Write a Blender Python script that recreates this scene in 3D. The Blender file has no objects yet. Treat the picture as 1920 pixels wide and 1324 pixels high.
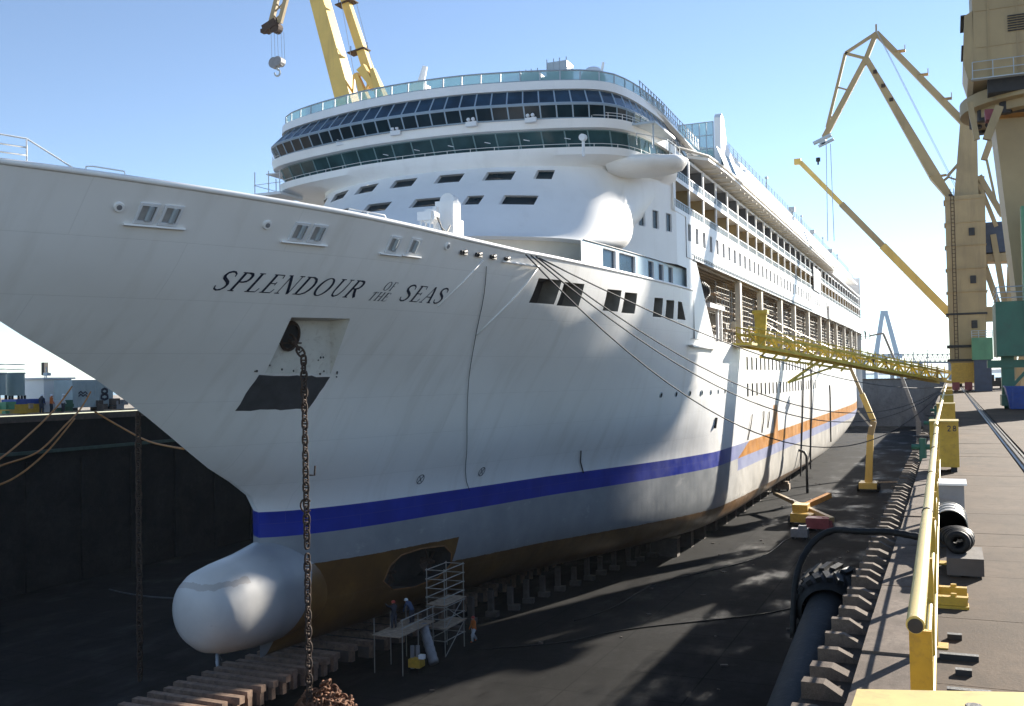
import bpy, bmesh, math, random
import numpy as np
from mathutils import Vector, Matrix
random.seed(7)
R = math.radians
SC = bpy.context.scene
COL = SC.collection

# ------------------------------------------------------------------ camera, sky, sun, exposure
CAMROT = Matrix(((0.91693215, 0.02683745, 0.39813965),
                 (0.3986616, -0.01798839, -0.91692167),
                 (-0.01744595, 0.99947795, -0.02719319)))
CAMPOS = Vector((0, 0, 18))
cd = bpy.data.cameras.new('camera'); cam = bpy.data.objects.new('camera', cd); COL.objects.link(cam)
cd.sensor_width = 36; cd.lens = 36 * 1886 / 1920; cd.clip_start = .1; cd.clip_end = 20000
cam.matrix_world = Matrix.Translation(CAMPOS) @ CAMROT.to_4x4()
SC.camera = cam

SUN_AZ, SUN_EL = R(22.0), R(19.5)         # azimuth measured from +Y (ship's axis) towards +X
SUN_DIR = Vector((math.sin(SUN_AZ) * math.cos(SUN_EL), math.cos(SUN_AZ) * math.cos(SUN_EL), math.sin(SUN_EL)))
W = bpy.data.worlds.new('World'); SC.world = W; W.use_nodes = True
wn = W.node_tree; wn.nodes.clear()
sky = wn.nodes.new('ShaderNodeTexSky'); sky.sky_type = 'NISHITA'; sky.sun_disc = False
sky.sun_elevation = SUN_EL; sky.sun_rotation = SUN_AZ
sky.air_density = .75; sky.dust_density = 0.0; sky.ozone_density = 2.2; sky.altitude = 0
bg = wn.nodes.new('ShaderNodeBackground'); bg.inputs['Strength'].default_value = .08
wo = wn.nodes.new('ShaderNodeOutputWorld')
hs_ = wn.nodes.new('ShaderNodeHueSaturation'); hs_.inputs['Saturation'].default_value = .92
wn.links.new(sky.outputs[0], hs_.inputs['Color']); wn.links.new(hs_.outputs[0], bg.inputs[0]); wn.links.new(bg.outputs[0], wo.inputs[0])
sd = bpy.data.lights.new('sun', 'SUN'); sd.energy = 5.0; sd.angle = R(.53); sd.color = (1, .93, .82)
sun = bpy.data.objects.new('sun', sd); COL.objects.link(sun)
sun.rotation_euler = (-SUN_DIR).to_track_quat('-Z', 'Y').to_euler()
vs = SC.view_settings; vs.view_transform = 'Standard'; vs.look = 'None'; vs.gamma = 1; vs.use_curve_mapping = False
vs.exposure = 1.5

# ------------------------------------------------------------------ helpers
ORG = {}
def org(o): return ORG.get(o.name, Vector((0, 0, 0))) if o else Vector((0, 0, 0))
def thing(name, label, cat, loc, group=None):
    o = bpy.data.objects.new(name, None); COL.objects.link(o); o.location = loc
    o.empty_display_size = .5; ORG[o.name] = Vector(loc)
    return tag(o, label, cat, group)
def tag(o, label=None, cat=None, group=None, kind=None):
    if label: o['label'] = label
    if cat: o['category'] = cat
    if group: o['group'] = group
    if kind: o['kind'] = kind
    return o
def at(px, py, X=None, Y=None, Z=None):
    """world point seen at photograph pixel (px,py) on a plane of constant X, Y or Z"""
    w = CAMROT @ Vector(((px - 960) / 1886, -(py - 662) / 1886, -1))
    if X is not None: t = (X - CAMPOS.x) / w.x
    elif Y is not None: t = (Y - CAMPOS.y) / w.y
    else: t = (Z - CAMPOS.z) / w.z
    return CAMPOS + w * t
def V(*a): return Vector(a)

class MB:
    def __init__(s): s.v = []; s.f = []
    def add(s, vs, fs):
        n = len(s.v); s.v += [tuple(v) for v in vs]; s.f += [tuple(i + n for i in f) for f in fs]; return s
    def box(s, c, d, rz=0, m=None):
        x, y, z = d[0] / 2, d[1] / 2, d[2] / 2
        vs = [V(a * x, b * y, e * z) for e in (-1, 1) for a, b in ((-1, -1), (1, -1), (1, 1), (-1, 1))]
        if m is None: m = Matrix.Rotation(rz, 3, 'Z')
        c = V(*c)
        return s.add([c + m @ v for v in vs], [(3, 2, 1, 0), (4, 5, 6, 7), (0, 1, 5, 4), (1, 2, 6, 5), (2, 3, 7, 6), (3, 0, 4, 7)])
    def frame(s, p, q, up=(0, 0, 1)):
        d = (q - p).normalized(); u = V(*up)
        if abs(d.dot(u)) > .98: u = V(0, 1, 0)
        a = d.cross(u).normalized(); b = a.cross(d).normalized(); return a, b
    def beam(s, p, q, w, h, w2=None, h2=None, up=(0, 0, 1)):
        p, q = V(*p), V(*q); a, b = s.frame(p, q, up); w2 = w2 or w; h2 = h2 or h
        r = lambda c, w, h: [c + a * (i * w / 2) + b * (j * h / 2) for i, j in ((-1, -1), (1, -1), (1, 1), (-1, 1))]
        return s.add(r(p, w, h) + r(q, w2, h2), [(3, 2, 1, 0), (4, 5, 6, 7), (0, 1, 5, 4), (1, 2, 6, 5), (2, 3, 7, 6), (3, 0, 4, 7)])
    def tube(s, p, q, r, n=8, r2=None, caps=True):
        p, q = V(*p), V(*q); a, b = s.frame(p, q); r2 = r if r2 is None else r2
        vs = [c + (a * math.cos(t) + b * math.sin(t)) * k for c, k in ((p, r), (q, r2)) for t in [2 * math.pi * i / n for i in range(n)]]
        fs = [(i, (i + 1) % n, n + (i + 1) % n, n + i) for i in range(n)]
        if caps: fs += [tuple(range(n - 1, -1, -1)), tuple(range(n, 2 * n))]
        return s.add(vs, fs)
    def path(s, pts, r, n=6, closed=False, rs=None):
        pts = [V(*p) for p in pts]; rings = []; N = len(pts); pa = None
        for i, p in enumerate(pts):
            if closed: d = pts[(i + 1) % N] - pts[i - 1]
            else: d = pts[min(i + 1, N - 1)] - pts[max(i - 1, 0)]
            d.normalize()
            if pa is None:
                u = V(0, 0, 1) if abs(d.z) < .9 else V(1, 0, 0)
                a = d.cross(u).normalized()
            else: a = (pa - d * pa.dot(d)).normalized()
            pa = a; b = d.cross(a); k = rs[i] if rs else r
            rings.append([p + (a * math.cos(t) + b * math.sin(t)) * k for t in [2 * math.pi * j / n for j in range(n)]])
        return s.loft(rings, ring_closed=True, closed=closed, caps=not closed)
    def loft(s, rings, ring_closed=False, closed=False, caps=False):
        n = len(rings[0]); m = len(rings); fs = []
        for i in range(m if closed else m - 1):
            for j in range(n if ring_closed else n - 1):
                a, b = i * n + j, i * n + (j + 1) % n; c, d = ((i + 1) % m) * n + (j + 1) % n, ((i + 1) % m) * n + j
                fs.append((a, b, c, d))
        if caps: fs += [tuple(range(n - 1, -1, -1)), tuple(range((m - 1) * n, m * n))]
        return s.add([p for r in rings for p in r], fs)
    def poly(s, pts): return s.add(pts, [tuple(range(len(pts)))])
    def prism(s, pts, off):
        """extrude polygon by offset vector"""
        n = len(pts); off = V(*off); a = [V(*p) for p in pts]
        return s.add(a + [p + off for p in a], [tuple(range(n - 1, -1, -1)), tuple(range(n, 2 * n))] + [(i, (i + 1) % n, n + (i + 1) % n, n + i) for i in range(n)])
    def mesh(s, name, o=Vector((0, 0, 0)), smooth=False):
        me = bpy.data.meshes.new(name); me.from_pydata([tuple(V(*v) - o) for v in s.v], [], s.f)
        if smooth: me.shade_smooth()
        me.update(); return me
    def build(s, name, mat, parent=None, smooth=False, angle=None, fix=True, o=None):
        o_ = org(parent) if o is None else V(*o)
        me = s.mesh(name, o_)
        if fix:
            bm = bmesh.new(); bm.from_mesh(me); bmesh.ops.recalc_face_normals(bm, faces=bm.faces); bm.to_mesh(me); bm.free()
        return link(name, me, mat, parent, smooth, angle, o_)
def link(name, me, mat, parent=None, smooth=False, angle=None, o=None):
    if mat is not None and not me.materials: me.materials.append(mat)
    if smooth:
        me.shade_smooth()
        if angle: me.set_sharp_from_angle(angle=R(angle))
    ob = bpy.data.objects.new(name, me); COL.objects.link(ob)
    o = V(0, 0, 0) if o is None else o
    if parent: ob.parent = parent; ob.location = o - org(parent)
    else: ob.location = o
    ORG[ob.name] = o.copy()
    return ob
def inst(name, me, parent, loc, rot=None, scale=None):
    ob = bpy.data.objects.new(name, me); COL.objects.link(ob); ob.parent = parent
    ob.location = V(*loc) - org(parent); ORG[ob.name] = V(*loc)
    if rot is not None: ob.rotation_euler = rot
    if scale is not None: ob.scale = scale
    return ob
def copy_tree(o, parent=None):
    c = o.copy(); COL.objects.link(c); c.parent = parent
    for ch in list(o.children): copy_tree(ch, c)
    return c

# ------------------------------------------------------------------ materials
def nt(name):
    m = bpy.data.materials.new(name); m.use_nodes = True; t = m.node_tree
    return m, t, t.nodes['Principled BSDF']
def N(t, typ, **k):
    n = t.nodes.new(typ)
    for a, b in k.items(): setattr(n, a, b)
    return n
def ramp(t, fac, stops):
    r = N(t, 'ShaderNodeValToRGB'); cr = r.color_ramp
    while len(cr.elements) < len(stops): cr.elements.new(.5)
    for e, (p, c) in zip(cr.elements, stops): e.position = p; e.color = (*c, 1) if len(c) == 3 else c
    t.links.new(fac, r.inputs[0]); return r.outputs[0]
def noise(t, scale, detail=5, rough=.55, vec=None, stretch=None):
    n = N(t, 'ShaderNodeTexNoise'); n.inputs['Scale'].default_value = scale; n.inputs['Detail'].default_value = detail; n.inputs['Roughness'].default_value = rough
    if vec is None:
        g = N(t, 'ShaderNodeNewGeometry'); vec = g.outputs['Position']
    if stretch:
        mp = N(t, 'ShaderNodeMapping'); mp.inputs['Scale'].default_value = stretch; t.links.new(vec, mp.inputs[0]); vec = mp.outputs[0]
    t.links.new(vec, n.inputs['Vector']); return n.outputs['Fac']
def mixc(t, fac, a, b):
    m = N(t, 'ShaderNodeMix', data_type='RGBA')
    for s_, v in ((m.inputs[0], fac), (m.inputs[6], a), (m.inputs[7], b)):
        if hasattr(v, 'is_linked'): t.links.new(v, s_)
        elif isinstance(v, (int, float)): s_.default_value = v
        else: s_.default_value = (*v, 1)
    return m.outputs[2]
def math_(t, op, a, b=None, c=None):
    m = N(t, 'ShaderNodeMath', operation=op)
    for i, v in enumerate((a, b, c)):
        if v is None: continue
        if hasattr(v, 'is_linked'): t.links.new(v, m.inputs[i])
        else: m.inputs[i].default_value = v
    return m.outputs[0]
def bump(t, p, h, strength=.3, dist=.02):
    b = N(t, 'ShaderNodeBump'); b.inputs['Strength'].default_value = strength; b.inputs['Distance'].default_value = dist
    t.links.new(h, b.inputs['Height']); t.links.new(b.outputs[0], p.inputs['Normal'])
def mat(name, col, rough=.5, metal=0., var=.18, scale=1.5, bmp=0., dirt=None, dirt_amt=.5, spec=.5, streak=False):
    m, t, p = nt(name)
    n = noise(t, scale, 6, .6)
    lo = tuple(c * (1 - var) for c in col); hi = tuple(min(1, c * (1 + var)) for c in col)
    c = ramp(t, n, [(.3, lo), (.7, hi)])
    if dirt:
        st = (1, 1, .12) if streak else None
        d = noise(t, scale * 2.3, 8, .7, stretch=st)
        f = ramp(t, d, [(.52, (0, 0, 0)), (.72, (dirt_amt,) * 3)])
        c = mixc(t, f, c, dirt)
    t.links.new(c, p.inputs['Base Color'])
    p.inputs['Roughness'].default_value = rough; p.inputs['Metallic'].default_value = metal; p.inputs['Specular IOR Level'].default_value = spec
    if bmp: bump(t, p, noise(t, scale * 6, 6, .65), bmp)
    return m
def glassmat(name, col, rough=.12, var=.3):
    m, t, p = nt(name)
    n = noise(t, .5, 3)
    t.links.new(ramp(t, n, [(.35, tuple(c * (1 - var) for c in col)), (.65, tuple(c * (1 + var) for c in col))]), p.inputs['Base Color'])
    p.inputs['Roughness'].default_value = rough; p.inputs['Specular IOR Level'].default_value = .28
    return m
def clearglass(name, col, alpha=.45):
    m, t, p = nt(name)
    p.inputs['Base Color'].default_value = (*col, 1); p.inputs['Roughness'].default_value = .08; p.inputs['Alpha'].default_value = alpha
    return m

M_white = mat('white paint', (.87, .86, .835), .38, var=.03, scale=.35, dirt=(.55, .52, .47), dirt_amt=.18, streak=True)
M_white2 = mat('white deck steel', (.74, .75, .76), .45, var=.05, scale=.8)
M_cream = mat('cream paint', (.66, .60, .50), .5, var=.08, scale=.5)
M_paleblue = mat('pale blue panel', (.50, .66, .74), .35, var=.05)
M_bounceochre = mat('bounce-lit balcony ochre', (.34, .25, .12), .6, var=.25, scale=.6)  # ochre stands in for partition shade warmed by bounce light
M_glass = glassmat('dark window glass', (.012, .028, .038))
M_glassb = glassmat('blue window glass', (.02, .05, .085))
M_teal = glassmat('teal bridge glass', (.03, .075, .085), .08)
M_tealframe = mat('teal frame', (.16, .26, .28), .4, var=.1)
M_bluegrey = mat('grey blue mullion', (.33, .42, .50), .4, var=.06)
M_rail = mat('grey rail steel', (.42, .47, .50), .45, metal=.2, var=.1)
M_wind = clearglass('green windbreak glass', (.30, .52, .52), .5)
M_balglass = clearglass('balcony glass', (.35, .45, .48), .42)
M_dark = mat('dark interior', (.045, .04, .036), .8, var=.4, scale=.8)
M_brownwall = mat('primer brown wall', (.16, .12, .09), .8, var=.45, scale=.5, dirt=(.30, .24, .18), dirt_amt=.6)
M_ceil = mat('recess ceiling', (.30, .235, .155), .7, var=.2, scale=.4)
M_heap = mat('rusty chain heap', (.17, .075, .036), .85, metal=.1, var=.5, scale=6, bmp=.5)
M_rust = mat('rusty chain iron', (.06, .036, .024), .85, metal=.1, var=.5, scale=6, bmp=.5)
M_blackiron = mat('black iron', (.022, .021, .021), .6, metal=.2, var=.3, scale=5, bmp=.3)
M_rubber = mat('black rubber', (.009, .009, .0095), .6, var=.35, scale=3, bmp=.25, dirt=(.05, .047, .043), dirt_amt=.5, spec=.25)
M_yellow = mat('crane yellow', (.74, .50, .12), .45, var=.1, scale=.4, dirt=(.35, .22, .08), dirt_amt=.4, streak=True)
M_tan = mat('weathered crane yellow', (.39, .285, .14), .55, var=.14, scale=.3, dirt=(.2, .14, .08), dirt_amt=.5, streak=True)
M_railyel = mat('railing yellow', (.64, .48, .14), .42, var=.08, scale=4, dirt=(.28, .19, .07), dirt_amt=.45)
M_ochre = mat('ochre and shaded yellow', (.55, .33, .03), .5, var=.14, scale=4, dirt=(.2, .12, .04), dirt_amt=.5, bmp=.08)  # also a darker twin of the railing yellow, for shaded upright faces
M_orange = mat('orange primer', (.72, .32, .06), .55, var=.15, scale=.6, dirt=(.4, .16, .04), dirt_amt=.4)
M_gangway = mat('yellow gangway paint', (.55, .43, .055), .6, var=.3, scale=1.2)
M_green = mat('dark green paint', (.035, .13, .08), .5, var=.12, scale=1, dirt=(.06, .07, .05), dirt_amt=.4)
M_green2 = mat('mid green paint', (.10, .28, .15), .5, var=.15, scale=1)
M_blue = mat('blue skip paint', (.03, .07, .28), .5, var=.2, scale=2, dirt=(.1, .09, .1), dirt_amt=.4)
M_navy = mat('navy cabin paint', (.035, .05, .09), .5, var=.2)
M_red = mat('dull red paint', (.25, .05, .06), .6, var=.2)
M_wood = mat('pale timber', (.42, .32, .23), .8, var=.3, scale=3, dirt=(.2, .14, .09), dirt_amt=.5, bmp=.3)
M_keelwood = mat('stained keel timber', (.24, .155, .105), .85, var=.4, scale=2.2, dirt=(.07, .05, .04), dirt_amt=.8, bmp=.4)
M_screen = glassmat('teal screen glass', (.07, .15, .155), .25)
M_concdark = mat('stained concrete block', (.10, .08, .066), .85, var=.3, scale=2, bmp=.4)
M_greymetal = mat('grey drum paint', (.24, .24, .25), .5, var=.15, scale=2, dirt=(.12, .1, .09), dirt_amt=.4)
M_rope = mat('black mooring rope', (.05, .05, .055), .8, var=.3, scale=8)
M_hose = mat('orange hose rubber', (.42, .17, .03), .6, var=.2, scale=2)
M_galv = mat('galvanised tube', (.40, .38, .34), .5, metal=.4, var=.2, scale=3)
M_skin = mat('skin', (.45, .27, .19), .6, var=.1)
M_ink = mat('navy lettering paint', (.012, .018, .04), .5, var=.1)
M_patch = mat('dark grey undercoat', (.055, .055, .06), .7, var=.25, scale=1.2, bmp=.1)
M_hazepale = mat('haze-pale far steel', (.55, .60, .64), .7, var=.05)  # distance haze painted in as a paler steel
M_tank = mat('grey green tank', (.30, .38, .36), .6, var=.1, scale=.5)

def ground_mat(name, a, b, c, sc=.25, rough=.85, wet=False, bs=.35):
    m, t, p = nt(name)
    n1 = noise(t, sc, 8, .62); n2 = noise(t, sc * 9, 8, .7); n3 = noise(t, sc * 60, 4, .6)
    col = ramp(t, n1, [(.3, a), (.5, b), (.72, c)])
    st_ = noise(t, sc * 2.6, 9, .72, stretch=(1.6, .5, 1)); col = mixc(t, ramp(t, st_, [(.50, (0, 0, 0)), (.62, (.6, .6, .6))]), col, tuple(x * .5 for x in b))
    pale = noise(t, sc * 4.1, 9, .75); col = mixc(t, ramp(t, pale, [(.58, (0, 0, 0)), (.7, (.55, .55, .55))]), col, tuple(x * 1.45 for x in c))
    col = mixc(t, ramp(t, n2, [(.45, (0, 0, 0)), (.75, (.65, .65, .65))]), col, tuple(x * .55 for x in a))
    col = mixc(t, ramp(t, n3, [(.35, (0, 0, 0)), (.8, (.35, .35, .35))]), col, tuple(x * 1.3 for x in c))
    t.links.new(col, p.inputs['Base Color']); p.inputs['Specular IOR Level'].default_value = .06 if wet else .12
    if wet:
        bk = N(t, 'ShaderNodeTexBrick'); g2 = N(t, 'ShaderNodeNewGeometry'); t.links.new(g2.outputs['Position'], bk.inputs['Vector']); bk.inputs['Scale'].default_value = 1.; bk.inputs['Brick Width'].default_value = 7.; bk.inputs['Row Height'].default_value = 5.; bk.inputs['Mortar Size'].default_value = .05; bk.offset = .0
        col = mixc(t, bk.outputs['Fac'], col, (.006, .006, .006)); t.links.new(col, p.inputs['Base Color'])
        w = noise(t, sc * 1.4, 6, .6, stretch=(1, .45, 1))
        t.links.new(ramp(t, w, [(.34, (.5,) * 3), (.5, (.9,) * 3)]), p.inputs['Roughness'])
        bump(t, p, n2, .15, .02)
    else:
        p.inputs['Roughness'].default_value = rough
        bump(t, p, n3, bs, .012)
    return m
M_floor = ground_mat('dock floor wet silt', (.008, .0078, .0075), (.016, .0155, .015), (.03, .0285, .027), .16, wet=True)
M_quay = ground_mat('quay concrete', (.05, .031, .018), (.082, .053, .032), (.12, .082, .052), .35)
M_bounceapron = ground_mat('pale bounce concrete', (.32, .28, .23), (.40, .35, .29), (.46, .41, .34), .15)  # made pale to bounce sunlight back onto the hull
M_slab = ground_mat('quay slab', (.052, .033, .019), (.088, .058, .035), (.125, .086, .056), .6)
M_gravel = ground_mat('gritty gutter', (.035, .028, .022), (.065, .05, .038), (.11, .085, .064), 1.3, bs=.9)
M_rib = ground_mat('concrete rib', (.075, .056, .043), (.13, .098, .076), (.20, .158, .125), 1.5)
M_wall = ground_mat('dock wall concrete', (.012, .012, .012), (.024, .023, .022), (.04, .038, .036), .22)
M_gate = ground_mat('dock end wall', (.10, .10, .105), (.14, .14, .145), (.18, .18, .185), .08)

# hull paint: zones by height and station along the ship
def hull_material():
    m, t, p = nt('hull paint')
    g = N(t, 'ShaderNodeNewGeometry'); sx = N(t, 'ShaderNodeSeparateXYZ'); t.links.new(g.outputs['Position'], sx.inputs[0])
    Y, Z = sx.outputs['Y'], sx.outputs['Z']
    n = noise(t, .25, 6, .6); fine = noise(t, 1.2, 8, .65)
    jz = math_(t, 'MULTIPLY_ADD', fine, .22, -.11)
    z = math_(t, 'ADD', Z, 0.0); zj = math_(t, 'ADD', Z, jz)
    white = ramp(t, n, [(.3, (.83, .815, .785)), (.7, (.88, .865, .835))])
    # faint vertical weld seams and streaks
    st = noise(t, .9, 6, .6, stretch=(.25, 1, .05)); white = mixc(t, ramp(t, st, [(.52, (0, 0, 0)), (.78, (.5,) * 3)]), white, (.66, .63, .57))
    grey = ramp(t, noise(t, .5, 6), [(.3, (.25, .265, .275)), (.7, (.33, .34, .345))])
    lightgrey = ramp(t, noise(t, .5, 6), [(.3, (.52, .50, .46)), (.7, (.62, .60, .56))])
    aft = math_(t, 'SMOOTH_MIN', math_(t, 'MAXIMUM', math_(t, 'MULTIPLY_ADD', Y, 1 / 14., -100 / 14.), 0.), 1., .05)
    grey = mixc(t, aft, grey, lightgrey)
    blotch = noise(t, .35, 8, .7, stretch=(1, 1, 1.6))
    grey = mixc(t, ramp(t, blotch, [(.60, (0, 0, 0)), (.68, (.55,) * 3)]), grey, (.50, .49, .47))
    brown = ramp(t, noise(t, .3, 7, .65), [(.3, (.085, .04, .011)), (.55, (.15, .072, .017)), (.75, (.23, .12, .028))])
    blue = ramp(t, noise(t, .6, 5), [(.3, (.010, .026, .26)), (.7, (.016, .038, .36))])
    blue2 = mixc(t, aft, blue, (.34, .37, .54))
    lt = lambda v, th: math_(t, 'LESS_THAN', v, th); gt = lambda v, th: math_(t, 'GREATER_THAN', v, th); mul = lambda a, b: math_(t, 'MULTIPLY', a, b)
    col = mixc(t, lt(z, 10.5), white, blue2)
    # blue thins out aft under the orange stripe
    ztop_a = math_(t, 'MULTIPLY_ADD', math_(t, 'MAXIMUM', math_(t, 'SUBTRACT', Y, 112.), 0.), .002, 10.5)
    ztop_o = math_(t, 'MINIMUM', ztop_a, math_(t, 'MULTIPLY_ADD', Y, .22, 8.95 - .22 * 111))
    zlow_o = 9.0
    isaft = gt(math_(t, 'ADD', Y, math_(t, 'MULTIPLY', jz, 6.)), 111.)
    org_ = mul(isaft, mul(lt(zj, ztop_o), gt(z, zlow_o)))
    orange = ramp(t, noise(t, .5, 6, .65), [(.3, (.42, .17, .03)), (.6, (.62, .28, .06)), (.8, (.70, .36, .10))])
    zblue_lo = math_(t, 'MULTIPLY_ADD', isaft, -1.3, 9.0)
    col = mixc(t, lt(z, zblue_lo), col, grey)
    col = mixc(t, org_, col, orange)
    col = mixc(t, mul(mul(isaft, gt(Y, 136.)), mul(lt(Y, 139.6), mul(gt(z, 10.4), lt(z, 14.1)))), col, orange)
    # brown primer: tall patch round the thrusters, then a band at the bottom
    tall = mul(gt(Y, 50.6), lt(math_(t, 'MULTIPLY_ADD', Z, -.18, Y), 61.5))
    zb = math_(t, 'MULTIPLY_ADD', tall, 1.65, math_(t, 'MULTIPLY_ADD', math_(t, 'MAXIMUM', math_(t, 'SUBTRACT', Y, 62.), 0.), -.018, 5.55))
    notbulb = gt(math_(t, 'MULTIPLY_ADD', Z, -.35, Y), 48.2)
    col = mixc(t, mul(notbulb, lt(zj, zb)), col, brown)
    p.inputs['Specular IOR Level'].default_value = .45
    br_ = N(t, 'ShaderNodeTexBrick'); cmb = N(t, 'ShaderNodeCombineXYZ'); t.links.new(Y, cmb.inputs[0]); t.links.new(Z, cmb.inputs[1]); t.links.new(cmb.outputs[0], br_.inputs['Vector'])
    br_.inputs['Scale'].default_value = 1; br_.inputs['Brick Width'].default_value = 9.; br_.inputs['Row Height'].default_value = 2.45; br_.inputs['Mortar Size'].default_value = .025; br_.inputs['Mortar Smooth'].default_value = .8
    ripple = math_(t, 'SINE', math_(t, 'MULTIPLY', Y, 7.85)); rn = math_(t, 'MULTIPLY', ripple, noise(t, .3, 4))
    hgt = math_(t, 'ADD', math_(t, 'MULTIPLY', noise(t, .22, 3, .5), 1.0), math_(t, 'MULTIPLY_ADD', rn, .05, math_(t, 'MULTIPLY', br_.outputs['Fac'], -.12)))
    bump(t, p, hgt, .28, .10)
    t.links.new(ramp(t, noise(t, .45, 6), [(.3, (.28,) * 3), (.7, (.48,) * 3)]), p.inputs['Roughness'])
    col = mixc(t, math_(t, 'MULTIPLY', br_.outputs['Fac'], .14), col, (.22, .2, .17)); t.links.new(col, p.inputs['Base Color'])
    return m
M_hull = hull_material()

# ------------------------------------------------------------------ the setting
QZ = 15.6                                   # quay level; dock floor is z = 0
def sheet(name, quads, m, kind='structure'):
    b = MB()
    for q in quads: b.poly(q)
    o = b.build(name, m, fix=False); o['kind'] = kind; return o
def grid_sheet(name, x0, x1, y0, y1, z, m, nx=1, ny=1):
    return sheet(name, [[(x0, y0, z), (x1, y0, z), (x1, y1, z), (x0, y1, z)]], m)
DX0, DX1, DYE = -75.0, -1.15, 368.0          # dock: left wall, right wall, far end
floor = grid_sheet('dock_floor', DX0 - 1, DX1 + 1, -60, DYE + 1, 0, M_floor)
wm, wt, wp = nt('harbour water')
wp.inputs['Base Color'].default_value = (.10, .16, .20, 1); wp.inputs['Roughness'].default_value = .18
bump(wt, wp, noise(wt, .12, 6, .6), .35, .6)
water = sheet('water', [[(-6000, DYE + 14, 13.2), (6000, DYE + 14, 13.2), (6000, 9000, 13.2), (-6000, 9000, 13.2)],
                        [(-6000, -3000, 13.2), (-230, -3000, 13.2), (-230, DYE + 14, 13.2), (-6000, DYE + 14, 13.2)],
                        [(300, -3000, 13.2), (6000, -3000, 13.2), (6000, DYE + 14, 13.2), (300, DYE + 14, 13.2)]], wm)
shore = MB()
prev = None
for i in range(60):
    x = -3500 + i * 120; h = 8 + 14 * random.random()
    shore.prism([(x, 5200, 12), (x + 121, 5200, 12), (x + 121, 5200, 14 + h), (x, 5200, 14 + h * .7)], (0, 200, 0))
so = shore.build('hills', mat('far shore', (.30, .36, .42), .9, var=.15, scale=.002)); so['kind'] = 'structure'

quay = sheet('quay_right', [[(-.3, -60, QZ), (1.55, -60, QZ), (1.55, DYE, QZ), (-.3, DYE, QZ)],
                            [(1.97, -60, QZ), (9, -60, QZ), (9, DYE + 14, QZ), (1.97, DYE + 14, QZ)]], M_quay)
sheet('quay_bounce_apron', [[(9, -60, QZ), (300, -60, QZ), (300, DYE + 14, QZ), (9, DYE + 14, QZ)]], M_bounceapron)  # mostly unseen strip, added as a pale reflector for the hull
ORG['quay_right'] = V(0, 0, 0)
# recessed gutter strip with cross ribs, kerb course and coping
b = MB(); b.box((-.93, 150, QZ - .62), (.42, 420, 1.0)); b.build('gutter', M_gravel, quay)
b = MB(); b.poly([(1.55, -60, QZ - .1), (1.97, -60, QZ - .1), (1.97, DYE, QZ - .1), (1.55, DYE, QZ - .1)])
b.poly([(1.55, -60, QZ - .1), (1.55, DYE, QZ - .1), (1.55, DYE, QZ), (1.55, -60, QZ)]); b.poly([(1.97, -60, QZ - .1), (1.97, DYE, QZ - .1), (1.97, DYE, QZ), (1.97, -60, QZ)])
b.build('rail_channel', M_gravel, quay, fix=False)
b = MB(); b.box((0, 0, 0), (.46, 1.47, .16)); kerbme = b.mesh('kerb_stone'); kerbme.materials.append(M_rib)
y = 4.0
while y < 110:
    inst('kerb_stone', kerbme, quay, (-.535 + random.uniform(-.006, .006), y, QZ - .085 + random.uniform(-.01, .012)), rot=(0, 0, random.uniform(-.004, .004))); y += 1.5
b = MB(); b.box((-.535, 240, QZ - .085), (.46, 256, .16)); b.build('kerb_course', M_rib, quay)
# concrete ribs crossing the gutter (wedge plates)
rb = MB(); rb.prism([(-.19, 0, -.2), (.20, 0, -.2), (.20, 0, -.02), (-.02, 0, .10), (-.19, 0, .10)], (0, .17, 0))
ribme = rb.mesh('rib'); ribme.materials.append(M_rib)
y = 6.5
for i in range(110):
    inst('rib', ribme, quay, (-.94, y + random.uniform(-.03, .03), QZ - .1), rot=(random.uniform(-.02, .02), 0, random.uniform(-.03, .03)), scale=(random.uniform(.93, 1.02), random.uniform(.55, 1.0), random.uniform(.75, 1.15))); y += .545 + random.uniform(-.03, .03)
# cast slabs between kerb and crane rail
for i in range(44):
    w = 1.15; y = 5 + i * w
    b = MB(); z = QZ + .004 + random.uniform(0, .008)
    b.box((.625 + random.uniform(-.01, .01), y + w / 2, z - .05), (1.78, w - random.uniform(.004, .016), .1 + random.uniform(0, .004)), rz=random.uniform(-.003, .003)); b.build('slab', M_slab, quay)
wr = MB(); wr.box((DX1 + .45, 150, (QZ - .35) / 2), (.9, 420, QZ - .35))
tag(wr.build('dock_wall', M_wall), 'stained concrete dock wall under the right-hand quay', 'wall')
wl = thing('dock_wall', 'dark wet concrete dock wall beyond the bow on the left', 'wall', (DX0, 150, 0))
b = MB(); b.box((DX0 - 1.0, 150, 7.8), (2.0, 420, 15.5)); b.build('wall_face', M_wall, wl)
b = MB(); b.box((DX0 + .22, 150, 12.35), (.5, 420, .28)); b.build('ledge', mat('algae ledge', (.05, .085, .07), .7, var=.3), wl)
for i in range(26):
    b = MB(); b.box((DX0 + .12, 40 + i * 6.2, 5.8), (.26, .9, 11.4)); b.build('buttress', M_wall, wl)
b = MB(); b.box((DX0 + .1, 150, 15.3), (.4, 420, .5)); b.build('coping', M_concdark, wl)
gate = thing('dock_gate', 'grey caisson gate closing the far end of the dock', 'gate', (-38, DYE, 0))
b = MB(); b.box(((DX0 + DX1) / 2, DYE + 3, 8), (DX1 - DX0, 6, 16)); b.build('wall_face', M_gate, gate)
for i in range(9):
    b = MB(); b.box((DX0 + 6 + i * 7.6, DYE - .25, 7.5), (.7, .5, 15)); b.build('buttress', M_gate, gate)
b = MB(); b.box(((DX0 + DX1) / 2, DYE + 3, 16.2), (DX1 - DX0, 7, .4)); b.build('walkway', M_quay, gate)
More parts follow.
